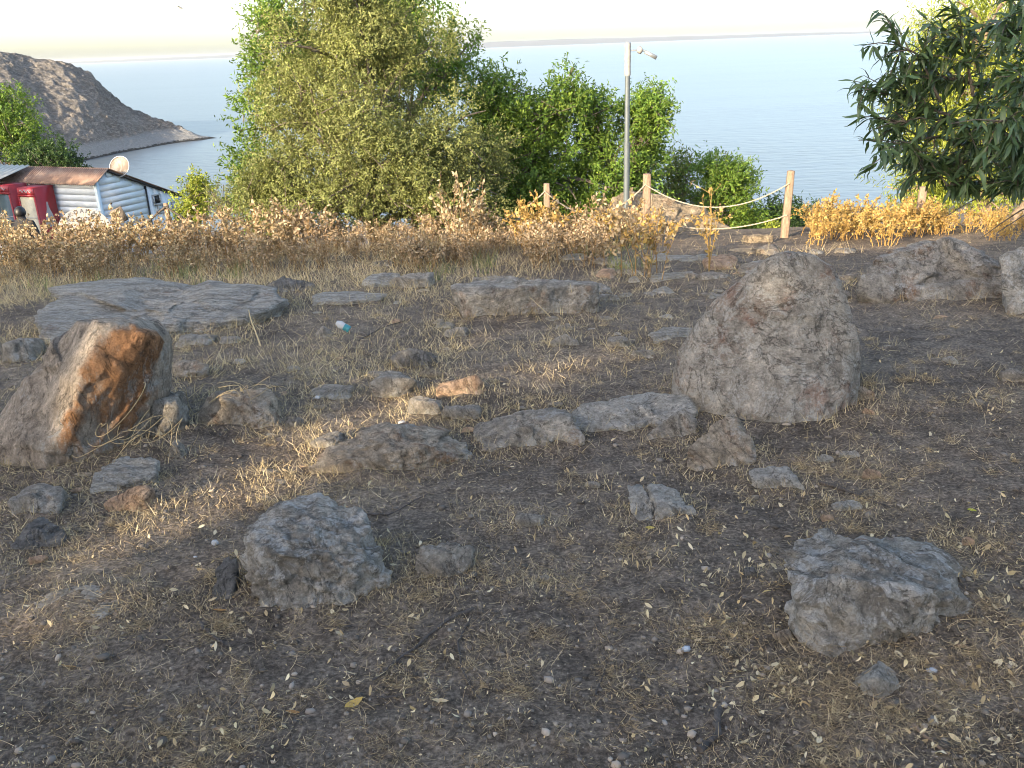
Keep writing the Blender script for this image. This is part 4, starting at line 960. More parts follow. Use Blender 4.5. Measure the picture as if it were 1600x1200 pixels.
# ------------------------------------------------------------------ grass, straw, leaves, pebbles
def patch(x, y): return fbm(np.stack([x * .9, y * .9, x * 0 + 4], 1), 4)
def near_rock(x, y, r=.18):
    m_ = np.zeros(len(x))
    for (cx, cy, hx, hy) in ROCKS: m_ = np.maximum(m_, np.clip(1 - (np.hypot((x - cx) / (hx + r), (y - cy) / (hy + r)) - .75) / .45, 0, 1))
    return m_
def in_rock(x, y, k=.8):
    m_ = np.zeros(len(x), bool)
    for (cx, cy, hx, hy) in ROCKS: m_ |= np.hypot((x - cx) / hx, (y - cy) / hy) < k
    return m_
def scatter(n, y0, y1, rg, pw=1.0):
    u = rg.rand(n); y = (y0 ** -pw + u * (y1 ** -pw - y0 ** -pw)) ** (-1 / pw); x = rg.uniform(-.70, .70, n) * (y + .5); return x, y
rg = np.random.RandomState(500)
STRAW = [(.46, .36, .22), (.60, .50, .33), (.36, .27, .16), (.22, .155, .09), (.28, .20, .115), (.20, .145, .09)]
x, y = scatter(280000, 1.2, 13.5, rg, .8)
dens = np.clip(.20 + 1.2 * patch(x, y) + .8 * patch(x * 2.6 + 7, y * 2.6) + .45 * near_rock(x, y) + np.clip((y - 4.2) / 7, 0, .35) - .42 * np.exp(-((x - .45) / 1.1) ** 2 - ((y - 2.9) / 1.0) ** 2) + .25 * np.clip(1.9 - y, 0, .6), .05, 1)
dens = np.maximum(dens, .85 * np.clip((y - 4.5) / 2, 0, 1) * np.clip((1.2 - x) / 2, 0, 1) * np.clip(.7 + 1.2 * patch(x * 1.7, y * 1.7), .2, 1))
dens = np.maximum(dens, .9 * np.exp(-((y - 3.6 - .55 * (x + 1.2)) / .45) ** 2) * (x < .4))
ok = rg.rand(len(x)) < dens; x, y = x[ok], y[ok]; n = len(x)
a = rg.uniform(0, 6.28, n); L = (.007 + .05 * rg.rand(n) ** 2.2) * (1 + .08 * y); W = rg.uniform(.00045, .0011, n) * (1 + .16 * y)
p_ = np.stack([x, y, gsurf(x, y) + rg.uniform(.001, .009, n)], 1)
D = np.stack([np.cos(a), np.sin(a), rg.normal(size=n) * .10], 1); nn = nrm(np.stack([rg.normal(size=n) * .9, rg.normal(size=n) * .9, np.ones(n)], 1))
v, f, c = leaf_strips(rg, p_, D, nn, L, W, vary(rg, n, STRAW, .3), .55, (1, 1, .8, .5))
tag(obj('dry_straw', mesh('dry_straw', v, f, M['straw'], c)), 'loose dry straw strewn over the dark soil', 'straw', None, 'stuff')
# matted tufts of curly dead grass
tx, ty = scatter(1500, 1.3, 9.5, rg, .9); ok = (rg.rand(len(tx)) < np.clip(.25 + 1.3 * patch(tx + 2, ty - 4) + .5 * near_rock(tx, ty), .04, 1)) & ~in_rock(tx, ty, .85); tx, ty = tx[ok], ty[ok]
k = rg.randint(18, 60, len(tx)); x = np.repeat(tx, k) + rg.normal(size=k.sum()) * .022; y = np.repeat(ty, k) + rg.normal(size=k.sum()) * .022; n = len(x); a = rg.uniform(0, 6.28, n)
v, f, c = leaf_strips(rg, np.stack([x, y, gsurf(x, y) + rg.uniform(0, .010, n)], 1), np.stack([np.cos(a), np.sin(a), rg.uniform(.0, .55, n)], 1), nrm(np.stack([rg.normal(size=n), rg.normal(size=n), np.ones(n) * .4], 1)), rg.uniform(.02, .065, n), rg.uniform(.0005, .0010, n) * (1 + .16 * y), vary(rg, n, STRAW, .25), .75, (1, 1, .9, .7, .4))
tag(obj('grass_tufts', mesh('grass_tufts', v, f, M['straw'], c)), 'matted curly tufts of dead grass on the soil', 'grass', None, 'stuff')
# standing dry grass
x, y = scatter(230000, 2.6, 14.0, rg, .25)
lft = np.clip((2.2 - x) / 3.2, 0, 1)
dens = np.clip(.12 + .9 * patch(x + 9, y) + .25 * near_rock(x, y, .12), 0, 1) * lft * np.clip((y - 2.8) / 3.2, .08, 1) + .22 * near_rock(x, y, .10) + np.clip((y - 8.5) / 2, 0, 1) * lft * .6
ok = (rg.rand(len(x)) < dens) & ~in_rock(x, y, .72); x, y = x[ok], y[ok]; n = len(x)
p_ = np.stack([x, y, gsurf(x, y) - .01], 1); D = nrm(np.stack([rg.normal(size=n) * .6, rg.normal(size=n) * .6, np.ones(n) * .9], 1))
nn = nrm(rg.normal(size=(n, 3))); L = rg.uniform(.04, .12, n) * np.clip(y / 5.5, .35, 2.0); W = rg.uniform(.0012, .0024, n) * (1 + .12 * y)
v, f, c = leaf_strips(rg, p_, D, nn, L, W, vary(rg, n, [(.52, .42, .25), (.44, .34, .18), (.58, .49, .32)], .2), .28, (1, .8, .5, .1))
tag(obj('dry_grass', mesh('dry_grass', v, f, M['straw'], c)), 'thin standing dry grass between the rocks and before the weeds', 'grass', None, 'stuff')
# green shoots at the front of the weeds
pts = []
for k in range(34):
    yy = rg.uniform(9.8, 12.0); px = rg.choice([rg.uniform(20, 500), rg.uniform(600, 760), rg.uniform(900, 1010)]); xx_ = wpos(px, yy)
    for z in range(rg.randint(14, 34)): pts.append((xx_ + rg.normal() * .07, yy + rg.normal() * .07))
pts = np.array(pts); n = len(pts); p_ = np.stack([pts[:, 0], pts[:, 1], gsurf(pts[:, 0], pts[:, 1]) - .01], 1)
D = nrm(np.stack([rg.normal(size=n) * .28, rg.normal(size=n) * .28, np.ones(n)], 1)); L = rg.uniform(.10, .26, n)
v, f, c = leaf_strips(rg, p_, D, nrm(rg.normal(size=(n, 3))), L, rg.uniform(.006, .011, n), vary(rg, n, [(.17, .20, .08), (.14, .17, .08), (.28, .27, .12)]), .15, (1, .8, .5, .1))
tag(obj('green_grass', mesh('green_grass', v, f, M['straw'], c)), 'fresh green grass shoots at the front edge of the weeds', 'grass', None, 'stuff')
# fallen leaves
PALE = [(.58, .49, .33), (.66, .58, .42), (.50, .38, .22), (.46, .34, .20)]
x, y = scatter(7500, 1.3, 10, rg, 1.0)
dens = np.clip(.0 + .75 * patch(x + 3, y + 7) + .30 * near_rock(x, y, .25) + .25 * np.clip(x - .2, 0, 1) + .35 * np.exp(-((x - 1.35) / .55) ** 2 - ((y - 2.75) / .55) ** 2), 0.02, 1)
ok = (rg.rand(len(x)) < dens) & ~in_rock(x, y, .9); x, y = x[ok], y[ok]; n = len(x)
a = rg.uniform(0, 6.28, n); p_ = np.stack([x, y, gsurf(x, y) + rg.uniform(.004, .018, n)], 1)
D = np.stack([np.cos(a), np.sin(a), rg.normal(size=n) * .25], 1); nn = nrm(np.stack([rg.normal(size=n) * .6, rg.normal(size=n) * .6, np.ones(n)], 1)); L = rg.uniform(.010, .036, n)
v, f, c = leaf_strips(rg, p_, D, nn, L, L * rg.uniform(.25, .45, n), vary(rg, n, PALE, .2), .5, (.2, .9, 1, .1))
tag(obj('leaf_litter', mesh('leaf_litter', v, f, M['dry_leaf'], c)), 'small pale crumbled leaves littering the soil', 'leaves', None, 'stuff')
x, y = scatter(16000, 1.2, 9, rg, 1.1); ok = rg.rand(len(x)) < np.clip(.45 + .8 * patch(x - 5, y), .1, 1); x, y = x[ok], y[ok]; n = len(x); a = rg.uniform(0, 6.28, n)
v, f, c = leaf_strips(rg, np.stack([x, y, gsurf(x, y) + rg.uniform(.002, .010, n)], 1), np.stack([np.cos(a), np.sin(a), rg.normal(size=n) * .3], 1), nrm(np.stack([rg.normal(size=n) * .7, rg.normal(size=n) * .7, np.ones(n)], 1)), rg.uniform(.004, .014, n), rg.uniform(.002, .0055, n), vary(rg, n, PALE + [(.30, .22, .14)], .25), .5, (.4, 1, .8, .2))
tag(obj('leaf_crumbs', mesh('leaf_crumbs', v, f, M['dry_leaf'], c)), 'tiny pale leaf and straw crumbs specking the soil', 'leaves', None, 'stuff')
# pebbles and crumbs of soil
x, y = scatter(9000, 1.2, 10, rg, 1.0); n = len(x); iv, if_ = ico(1)
r_ = .0022 + .007 * rg.rand(n) ** 3.5 + .010 * (rg.rand(n) < .03); sc = r_[:, None] * rg.uniform(.6, 1.2, (n, 3)) * np.array([1.2, 1.2, .7])
v = (iv[None] * (1 + .18 * rg.normal(size=(n, len(iv), 1))) * sc[:, None] + np.stack([x, y, gsurf(x, y) + r_ * .25], 1)[:, None]).reshape(-1, 3)
f = (if_[None] + np.arange(n)[:, None, None] * len(iv)).reshape(-1, 3)
c = np.repeat(vary(rg, n, [(.10, .085, .07), (.14, .12, .10), (.24, .21, .18), (.08, .068, .058), (.36, .30, .24)], .2), len(iv), 0)
tag(obj('pebbles', mesh('pebbles', v, f, M['straw'], c)), 'small pebbles and soil crumbs on the bare ground', 'pebbles', None, 'stuff')

# larger fallen leaves, one by one
def fallen_leaf_mesh(colr, seed, curl=.5, wid=.36):
    rg = np.random.RandomState(seed); rows = 7; v, f = [], []; p_ = np.array([0., -.5, 0]); ang = -curl * .5
    for k in range(rows + 1):
        t = k / rows; w = wid * .5 * (max(math.sin(math.pi * min(t * 1.05, 1)), 0) ** .7 + .03); lift = rg.uniform(.2, .8)
        v += [(p_[0] - w, p_[1], p_[2] + w * lift), tuple(p_), (p_[0] + w, p_[1], p_[2] + w * lift * .6)]
        p_ = p_ + np.array([rg.normal() * .02, math.cos(ang), math.sin(ang)]) / rows; ang += curl / rows * rg.uniform(.5, 2)
    for k in range(rows):
        for q in (0, 1): f.append((3 * k + q, 3 * k + q + 1, 3 * k + q + 4, 3 * k + q + 3))
    return mesh('fallen_leaf', np.array(v), np.array(f), M['dry_leaf'], np.tile(np.array(colr), (len(v), 1)), True)
FLm = [fallen_leaf_mesh(c_, 600 + k, cu, w_) for k, (c_, cu, w_) in enumerate([((.62, .53, .36), 1.6, .40), ((.66, .58, .42), 2.4, .5), ((.52, .42, .26), 1.2, .34), ((.70, .62, .46), 3.0, .45), ((.48, .34, .18), 2.0, .40)])]
def fleaf(me, px, py, L, rz, label, group=None, dz_=0.0, z=None):
    g = G(px, py); zz_ = float(gsurf(g[0], g[1])[0]) + .008 + dz_
    o = obj('fallen_leaf', me, None, (g[0], g[1], zz_ if z is None else z)); o.scale = (L,) * 3; r_ = np.random.RandomState(int(px * 7 + py)); o.rotation_euler = (r_.normal() * .2, r_.normal() * .25, rz)
    return tag(o, label, 'leaf', group)
fleaf(fallen_leaf_mesh((.60, .40, .12), 620, .6, .42), 554, 1102, .062, -.9, 'yellow-tan fallen leaf in the foreground below the long stick')
fleaf(fallen_leaf_mesh((.66, .50, .30), 621, .9, .5), 688, 1107, .05, 1.6, 'pale fan-shaped fallen leaf right of the yellow-tan leaf')
fleaf(fallen_leaf_mesh((.40, .22, .09), 622, .5, .36), 457, 1111, .045, 1.3, 'brown fallen leaf left of the yellow-tan leaf')
fleaf(fallen_leaf_mesh((.40, .42, .06), 623, .4, .5), 1518, 800, .04, 1.4, 'bright yellow-green fallen leaf on the right soil')
fleaf(fallen_leaf_mesh((.46, .25, .09), 624, .5, .4), 345, 962, .06, 1.2, 'orange-brown leaf below the upright narrow stone')
fleaf(fallen_leaf_mesh((.50, .40, .10), 625, .6, .45), 1015, 832, .042, 1.2, 'yellowish leaf at the front of the split rock')
fleaf(fallen_leaf_mesh((.42, .26, .12), 626, .6, .35), 108, 1046, .05, 1.5, 'curled brown leaf in the lower left foreground')
rg = np.random.RandomState(640); tag_pale = 'pale curled leaf scattered on the soil around the foreground boulders'
for k in range(105):
    reg = rg.choice(6, p=[.36, .26, .14, .12, .06, .06])
    px, py = [(rg.uniform(1130, 1260), rg.uniform(900, 1120)), (rg.uniform(1400, 1598), rg.uniform(960, 1190)), (rg.uniform(1100, 1595), rg.uniform(1040, 1195)), (rg.uniform(280, 560), rg.uniform(850, 1010)), (rg.uniform(560, 950), rg.uniform(700, 930)), (rg.uniform(1320, 1590), rg.uniform(560, 900))][reg]
    g = G(px, py)
    if in_rock(np.array([g[0]]), np.array([g[1]]), .95)[0]: continue
    fleaf(FLm[rg.randint(5)], px, py, rg.uniform(.020, .045), rg.uniform(0, 6.28), tag_pale, 'pale fallen leaves in the foreground')

# ------------------------------------------------------------------ sticks, stalks, vines, scraps
def stick(label, pix, r, mat='stick', lift=.008, taper=.45, cat='stick', name='stick', forks=()):
    p_ = np.array([[*G(a, b_)[:2], 0] for a, b_ in pix]); t = np.linspace(0, len(p_) - 1, 14); rg = np.random.RandomState(int(pix[0][0]))
    q_ = np.stack([np.interp(t, range(len(p_)), p_[:, i]) for i in range(3)], 1); q_[:, :2] += rg.normal(size=(14, 2)) * r * .5
    q_[:, 2] = np.convolve(np.pad(gsurf(q_[:, 0], q_[:, 1]), 2, 'edge'), np.ones(5) / 5, 'valid') + lift
    mb = MB().tube(q_, r * np.linspace(1, taper, 14) * (1 + .12 * rg.normal(size=14)), 7)
    for (k, dx, dy) in forks: mb.tube([q_[k], q_[k] + np.array([dx * .5, dy * .5, .012]), q_[k] + np.array([dx, dy, .01])], [r * .6, r * .45, r * .2], 5)
    o = mb.build(name, M[mat], None, tuple(q_[0]), True); return tag(o, label, cat)
stick('long straight dark stick lying in the centre foreground', [(742, 956), (690, 985), (640, 1025), (583, 1072)], .006, forks=((9, .05, -.03),))
stick('thin curved dark stick right of the long straight stick', [(735, 975), (715, 1015), (722, 1055), (752, 1100)], .004)
stick('short thin twig below the long straight stick', [(588, 1100), (615, 1096), (650, 1088)], .004)
stick('thin dark stick right of the white-crusted block', [(566, 808), (610, 805), (672, 776)], .0045)
stick('thick curved dark stick at the bottom edge', [(1098, 1182), (1118, 1150), (1124, 1118)], .010, taper=.9)
stick('forked grey stick behind the white-blotched boulder', [(1282, 760), (1330, 775), (1388, 797)], .008, forks=((5, -.04, .07), (8, .06, .04)))
stick('dry leaning stalk in the lower right corner', [(1428, 1142), (1450, 1165), (1478, 1190)], .005, 'post_wood')
stick('thin bent twig near the bottom right of centre', [(930, 1090), (942, 1060), (948, 1040), (940, 1020)], .003)
stick('short dark twig before the left block', [(318, 985), (330, 1000), (350, 1012)], .007)
stick('thin pale stick in the grass behind the teal cup', [(560, 535), (600, 512), (640, 500)], .006)
g1, g2 = G(1134, 664), G(1207, 682); dv = g2 - g1; dv[2] = 0; L_ = np.linalg.norm(dv); dv /= L_; sd_ = np.array([-dv[1], dv[0], 0]); z0 = gz(*g1[:2])
mb = MB(); mb.box(np.array([g1[0], g1[1], z0 + .005]), dv * L_, sd_ * .05 , np.array([0, 0, .028]) ); tag(mb.build('wood_piece', M['plank'], None, tuple(g1)), 'dark weathered board end at the foot of the wedge boulder', 'board')
def stalk(label, pix, y, r, c=(.62, .52, .33)):
    p_ = np.array([P(a, b_, y + dy) for a, b_, dy in pix]); t = np.linspace(0, len(p_) - 1, 16)
    q_ = np.stack([np.interp(t, range(len(p_)), p_[:, i]) for i in range(3)], 1)
    q_ = np.stack([np.convolve(np.pad(q_[:, i], 2, 'edge'), np.ones(5) / 5, 'valid') for i in range(3)], 1)
    o = MB().tube(q_, np.linspace(r, r * .5, 16), 5, c).build('dry_stalk', M['straw'], None, tuple(q_[-1]), True); return tag(o, label, 'stalk')
stalk('pale bent dry stalk standing before the long flat slab', [(408, 543, 0), (400, 520, 0), (392, 500, .0), (388, 482, 0)], G(408, 543)[1], .007)
stalk('thin pale stalk leaning over the dark flat-topped block', [(862, 497, 0), (845, 480, 0), (825, 462, .05)], G(862, 500)[1] - .02, .004)
stalk('upright thin stalk right of the dark flat-topped block', [(897, 484, 0), (895, 465, 0), (890, 440, 0)], G(897, 488)[1] - .05, .004)
rg = np.random.RandomState(71)
for lb, c0, nn_ in [('tangle of curly pale vine stems over the reddish vine rock', (360, 640), 12), ('curly pale vine stems at the foot of the tilted boulder', (215, 705), 10)]:
    g = G(*c0); mb = MB()
    for k in range(nn_):
        n_ = 26; t = np.linspace(0, 1, n_); s_ = rg.uniform(.10, .26); a0 = rg.uniform(0, 6.28); om = rg.uniform(3, 9) * rg.choice([-1, 1]); d = nrm(rg.normal(size=3) * np.array([1, .5, .2]))
        q_ = np.array([g[0], g[1] - .10, 0]) + np.array([rg.uniform(-.22, .22), rg.uniform(-.12, .08), 0]) + d * (t[:, None] - .3) * s_ * 1.6 + np.stack([np.cos(a0 + om * t), np.sin(a0 + om * t) * .5, np.sin(a0 + om * t + 1)], 1) * s_ * .28
        q_[:, 2] += gz(g[0], g[1]) + .10 + rg.uniform(0, .09); q_[:, 2] = np.maximum(q_[:, 2], gsurf(q_[:, 0], q_[:, 1]) + .004)
        mb.tube(q_, .0017, 4, np.array((.46, .36, .21)) * rg.uniform(.8, 1.1), cap=False)
    tag(mb.build('dry_vine', M['straw'], None, (g[0], g[1], g[2]), True), lb, 'vine')
M['plastic_white'] = plain('plastic_white', (.36, .375, .39), .6, 0, .1, 40); M['plastic_teal'] = plain('plastic_teal', (.02, .18, .21), .4, 0, .1, 40)
M['plastic_blue'] = plain('plastic_blue', (.30, .35, .41), .25, 0, .15, 60)
def scrap(label, px, py, size, mat, seed, flat=.5):
    size *= .72; iv, if_ = ico(3); rg = np.random.RandomState(seed); g = G(px, py); v = iv * (1 + .55 * fbm(iv * 2.2 + seed, 3)[:, None]) * np.array([1, .7, flat]) * size * .5
    v = v + .12 * size * np.stack([ridged(iv * 2.5 + seed + q, 2) for q in range(3)], 1); v -= v.mean(0)
    z = float(gsurf(g[0], g[1])[0]) - v[:, 2].min() - .003
    o = obj('plastic_scrap', mesh('plastic_scrap', v, if_, M[mat]), None, (g[0], g[1], z)); return tag(o, label, 'litter')
scrap('crumpled clear plastic scrap on the soil in the lower right', 1072, 1022, .036, 'plastic_blue', 1, .8)
scrap('crumpled white scrap beside the pale faceted stone', 1454, 1058, .042, 'plastic_white', 2, .4)
scrap('white scrap above the upright narrow stone', 337, 855, .040, 'plastic_white', 3, .9)
scrap('white paper scrap at the left foot of the wedge boulder', 1112, 634, .085, 'plastic_blue', 4, .35)
scrap('white tissue scrap above the brown wedge slab', 628, 662, .06, 'plastic_white', 5, .5)
scrap('small white scrap left of the flat grey stones', 497, 628, .045, 'plastic_white', 6, .7)
scrap('small white scrap in the straw left of the propped slab', 305, 870, .02, 'plastic_white', 7, .5)
g = G(541, 522); cup = thing('crushed_cup', (g[0], g[1], g[2]), 'crushed teal and white cup lying on the dry grass', 'litter'); mp_ = ppm(g[1])
ax = nrm(np.array([-.75, .1, .45])); st_ = np.array([g[0] + .03, g[1], g[2] + .035])
MB().tube([st_, st_ + ax * .05], [.030, .028], 14).build('lower_cup', M['plastic_teal'], cup); MB().tube([st_ + ax * .05, st_ + ax * .085, st_ + ax * .12], [.028, .032, .016], 14).build('upper_cup', M['plastic_white'], cup)

# ------------------------------------------------------------------ the shack by the lake
M['siding'] = plain('siding', (.68, .74, .78), .6, 0, .10, 3); M['trim'] = plain('trim', (.50, .62, .68), .6, 0, .08, 3)
m, nt, b = newmat('rusty_sheet'); v = coords(nt); n1 = noise(nt, v, 2.5, 6, .65); n2 = noise(nt, v, 14, 5, .7)
nt.links.new(mix(nt, .6, ramp(nt, n1, [(.3, (.15, .085, .06)), (.55, (.25, .165, .125)), (.8, (.36, .30, .25))]), ramp(nt, n2, [(.3, .6), (.7, 1.25)]), 'MULTIPLY'), b.inputs['Base Color']); b.inputs['Roughness'].default_value = .75; M['rusty'] = m
M['sheet_pale'] = plain('sheet_pale', (.52, .48, .40), .6, .1, .15, 5); M['red'] = plain('red', (.30, .022, .028), .35, 0, .12, 5); M['red_light'] = plain('red_light', (.45, .07, .08), .4, 0, .12, 5)
M['dark'] = plain('dark', (.012, .012, .014), .5, 0, .1, 5); M['glass_dark'] = plain('glass_dark', (.10, .14, .15), .12, 0, .2, 3); M['white'] = plain('white', (.40, .41, .42), .5, 0, .08, 6)
M['cream'] = plain('cream', (.55, .50, .36), .4, 0, .2, 6); M['glass_pale'] = plain('glass_pale', (.50, .58, .62), .15, 0, .1, 3); M['print_dark'] = plain('print_dark', (.06, .06, .07), .6, 0, .1, 9)
y0 = 24.0; C0 = P(149, 284, y0); gd = P(281, 300, 26.75) - C0; gd[2] = 0; GL = np.linalg.norm(gd); gd /= GL; fd = np.array([-gd[1], gd[0], 0])   # gd along the gable, fd along the front to the left
zw = lambda p_, py_target: None
def z_at(p_, py):                               # height above p_ (x, y) where the line of sight at py passes
    lo, hi = -8.0, 4.0
    for _ in range(40):
        md = (lo + hi) / 2
        if proj((p_[0], p_[1], md))[1] > py: lo = md
        else: hi = md
    return lo
ze = C0[2]; zg = gz(C0[0], C0[1]); zfloor = min(zg, gz(*(C0 + gd * GL)[:2])) - .15
base = np.array([C0[0], C0[1], zfloor]); shack = thing('shack', base, 'pale blue clapboard shack with rusty corrugated roof at the left', 'building')
Ridge = C0 + gd * .42; zr = z_at(Ridge, 266); End = C0 + gd * GL; zend = z_at(End, 307)
FL = 4.6; out_f = -gd; out_g = -fd
def roof_z(g_): return ze + (zr - ze) * g_ / .42 if g_ < .42 else zr + (zend - zr) * (g_ - .42) / (GL - .42)
# walls behind the boards
fr = MB().box(np.array([C0[0], C0[1], zfloor]) + gd * .03 + fd * .03, fd * FL, gd * .08, np.array([0, 0, ze - zfloor - .02]))
fr.build('front_wall', M['siding'], shack)
gp = [0.06, .42, GL - .02]; v = []
for g_ in gp:
    for (dd_, zz_) in ((.03, zfloor), (.03, roof_z(g_) - .03), (.11, zfloor), (.11, roof_z(g_) - .03)): v.append(np.array([*(C0 + gd * g_ + fd * dd_)[:2], zz_]))
f = []
for k in range(2):
    o = 4 * k; f += [(o, o + 4, o + 5, o + 1), (o + 2, o + 3, o + 7, o + 6), (o + 1, o + 5, o + 7, o + 3)]
f += [(0, 1, 3, 2), (8, 10, 11, 9)]
MB().add(v, f).build('gable_wall', M['siding'], shack)
bh = .165; GB = 1.66; k = 0; zt = ze - .03
while zt - bh > zfloor + .3:                     # lapped boards of the front and of the gable's first bay
    mb = MB(); o = np.array([C0[0], C0[1], zt - bh]); a_, b_ = o + out_f * .010, o + out_f * .004 + np.array([0, 0, bh + .015])
    L3 = fd * FL; mb.add([a_ + fd * .06, a_ + L3, b_ + L3, b_ + fd * .06, a_ + fd * .06 + gd * .045, a_ + L3 + gd * .045, b_ + L3 + gd * .028, b_ + fd * .06 + gd * .028], [(0, 3, 2, 1), (4, 5, 6, 7), (0, 1, 5, 4), (1, 2, 6, 5), (2, 3, 7, 6), (3, 0, 4, 7)]); mb.build('board', M['siding'], shack); zt -= bh
zt = zr - .03
while zt - bh > zfloor + .3:
    g1_ = GB
    if zt > roof_z(GB): g1_ = max(.6, .42 + (zr - zt) / (zr - zend) * (GL - .42) - .05)
    g0_ = .05 if zt < ze else min(.40, (zt - ze) / (zr - ze) * .42 + .03)
    if g1_ - g0_ > .15:
        mb = MB(); o = np.array([C0[0], C0[1], zt - bh]); a_, b_ = o + out_g * .010, o + out_g * .004 + np.array([0, 0, bh + .01]); S3, L3 = gd * g0_, gd * g1_
        mb.add([a_ + S3, a_ + L3, b_ + L3, b_ + S3, a_ + S3 + fd * .045, a_ + L3 + fd * .045, b_ + L3 + fd * .028, b_ + S3 + fd * .028], [(0, 1, 2, 3), (4, 7, 6, 5), (0, 4, 5, 1), (1, 5, 6, 2), (2, 6, 7, 3), (3, 7, 4, 0)]); mb.build('board', M['siding'], shack)
    zt -= bh
MB().box(np.array([C0[0], C0[1], zfloor]) + out_f * .035 + out_g * .035, fd * .09, gd * .09, np.array([0, 0, ze - zfloor - .02])).build('corner_trim', M['trim'], shack)
MB().box(np.array([C0[0], C0[1], zfloor]) + out_g * .03 + gd * GB, fd * .05, gd * .035, np.array([0, 0, roof_z(GB) - zfloor - .06])).build('corner_trim', M['dark'], shack)
g_ = GB + .05
while g_ < GL - .1:                              # upright boards of the lean-to
    w_ = min(.235, GL - g_); mb = MB(); o = np.array([C0[0], C0[1], zfloor]) + out_g * (.012 + .006 * (int(g_ * 10) % 2)) + gd * g_
    z0_, z1_ = roof_z(g_) - zfloor - .05, roof_z(g_ + w_) - zfloor - .05
    v = [o, o + gd * (w_ - .008), o + gd * (w_ - .008) + np.array([0, 0, z1_]), o + np.array([0, 0, z0_])]; v += [q + fd * .03 for q in v]
    mb.add(v, [(0, 1, 2, 3), (4, 7, 6, 5), (0, 4, 5, 1), (1, 5, 6, 2), (2, 6, 7, 3), (3, 7, 4, 0)]); mb.build('upright_board', M['siding'], shack); g_ += w_
def win(g0_, g1_, pa, pb, pane, frame='white', dz_=0):
    o = C0 + gd * g0_; za, zb_ = z_at(C0 + gd * (g0_ + g1_) / 2, pa), z_at(C0 + gd * (g0_ + g1_) / 2, pb); w_ = g1_ - g0_; o = np.array([o[0], o[1], zb_]) + out_g * .03; t = .045; H = za - zb_
    mb = MB().box(o, gd * w_, out_g * .03, np.array([0, 0, t])).box(o + np.array([0, 0, H - t]), gd * w_, out_g * .03, np.array([0, 0, t])).box(o + np.array([0, 0, t]), gd * t, out_g * .028, np.array([0, 0, H - 2 * t])).box(o + gd * (w_ - t) + np.array([0, 0, t]), gd * t, out_g * .028, np.array([0, 0, H - 2 * t]))
    wo = mb.build('window', M[frame], shack); MB().box(o + gd * t + np.array([0, 0, t]) + out_g * .004, gd * (w_ - 2 * t), out_g * .008, np.array([0, 0, H - 2 * t])).build('pane', M[pane], wo)
win(1.86, 2.14, 303, 320, 'dark'); win(1.98, 2.22, 318, 333, 'glass_pale'); win(2.56, 2.78, 313, 328, 'glass_pale'); win(2.60, 2.86, 329, 345, 'dark')
# corrugated roof sheets, rusty
def sheet(p0, p1, wv, n, mat, name, amp=.018, wl_=.075, th=.006):
    """p0 -> p1 along the fall, wv across"""
    p0, p1, wv = [np.asarray(a, float) for a in (p0, p1, wv)]; W_ = np.linalg.norm(wv); m_ = int(W_ / wl_ * 6) + 1; t = np.linspace(0, 1, m_); nrm_ = np.cross(p1 - p0, wv); nrm_ = nrm_ / np.linalg.norm(nrm_)
    if nrm_[2] < 0: nrm_ = -nrm_
    h = np.sin(t * W_ / wl_ * 2 * math.pi) * amp; v = []
    for e in (p0, p1): v.append(e + wv * t[:, None] + nrm_ * h[:, None])
    for e in (p0, p1): v.append(e + wv * t[:, None] + nrm_ * (h - th)[:, None])
    v = np.concatenate(v); i = np.arange(m_ - 1)
    f = np.concatenate([np.stack([i, i + 1, i + m_ + 1, i + m_], 1), np.stack([i + 2 * m_, i + 3 * m_, i + 3 * m_ + 1, i + 2 * m_ + 1], 1), np.stack([i + m_, i + m_ + 1, i + 3 * m_ + 1, i + 3 * m_], 1), np.stack([i, i + 2 * m_, i + 2 * m_ + 1, i + 1], 1)])
    return MB().add(v, f).build(name, M[mat], shack)
E3 = lambda g_, f_, z_: np.array([*(C0 + gd * g_ + fd * f_)[:2], z_])
hf = FL / 4; ov = .16
for k in range(4): sheet(E3(.44, -.10 + k * hf, zr + .05 + .004 * k), E3(-ov, -.10 + k * hf, roof_z(-ov) + .03 + .004 * k), fd * (hf + .05), 0, 'rusty', 'roof_sheet')
for k in range(2):
    ga, gb = (.42, 1.55) if k == 0 else (1.48, GL + .12); sheet(E3(ga, -.10, roof_z(ga) + .05 - .008 * k), E3(gb, -.10, roof_z(gb) + .05 - .008 * k), fd * (FL + .1), 0, 'rusty', 'roof_sheet')
mb = MB(); a_, b_ = E3(.38, -.07, roof_z(.42) - .03), E3(GL + .05, -.07, roof_z(GL + .05) - .03); mb.box(a_, b_ - a_, fd * .03, np.array([0, 0, .06])); mb.build('barge_board', M['dark'], shack)
# pale porch roof at the far left, sloping to the front
pf = 2.62; sheet(E3(.30, pf, zr + .10), E3(-1.3, pf + .0, ze - .02), fd * 2.2, 0, 'sheet_pale', 'porch_roof', .03, .20)
MB().box(E3(-1.25, pf + .06, zfloor), gd * .08, fd * .08, np.array([0, 0, ze - zfloor - .08])).build('porch_post', M['dark'], shack)
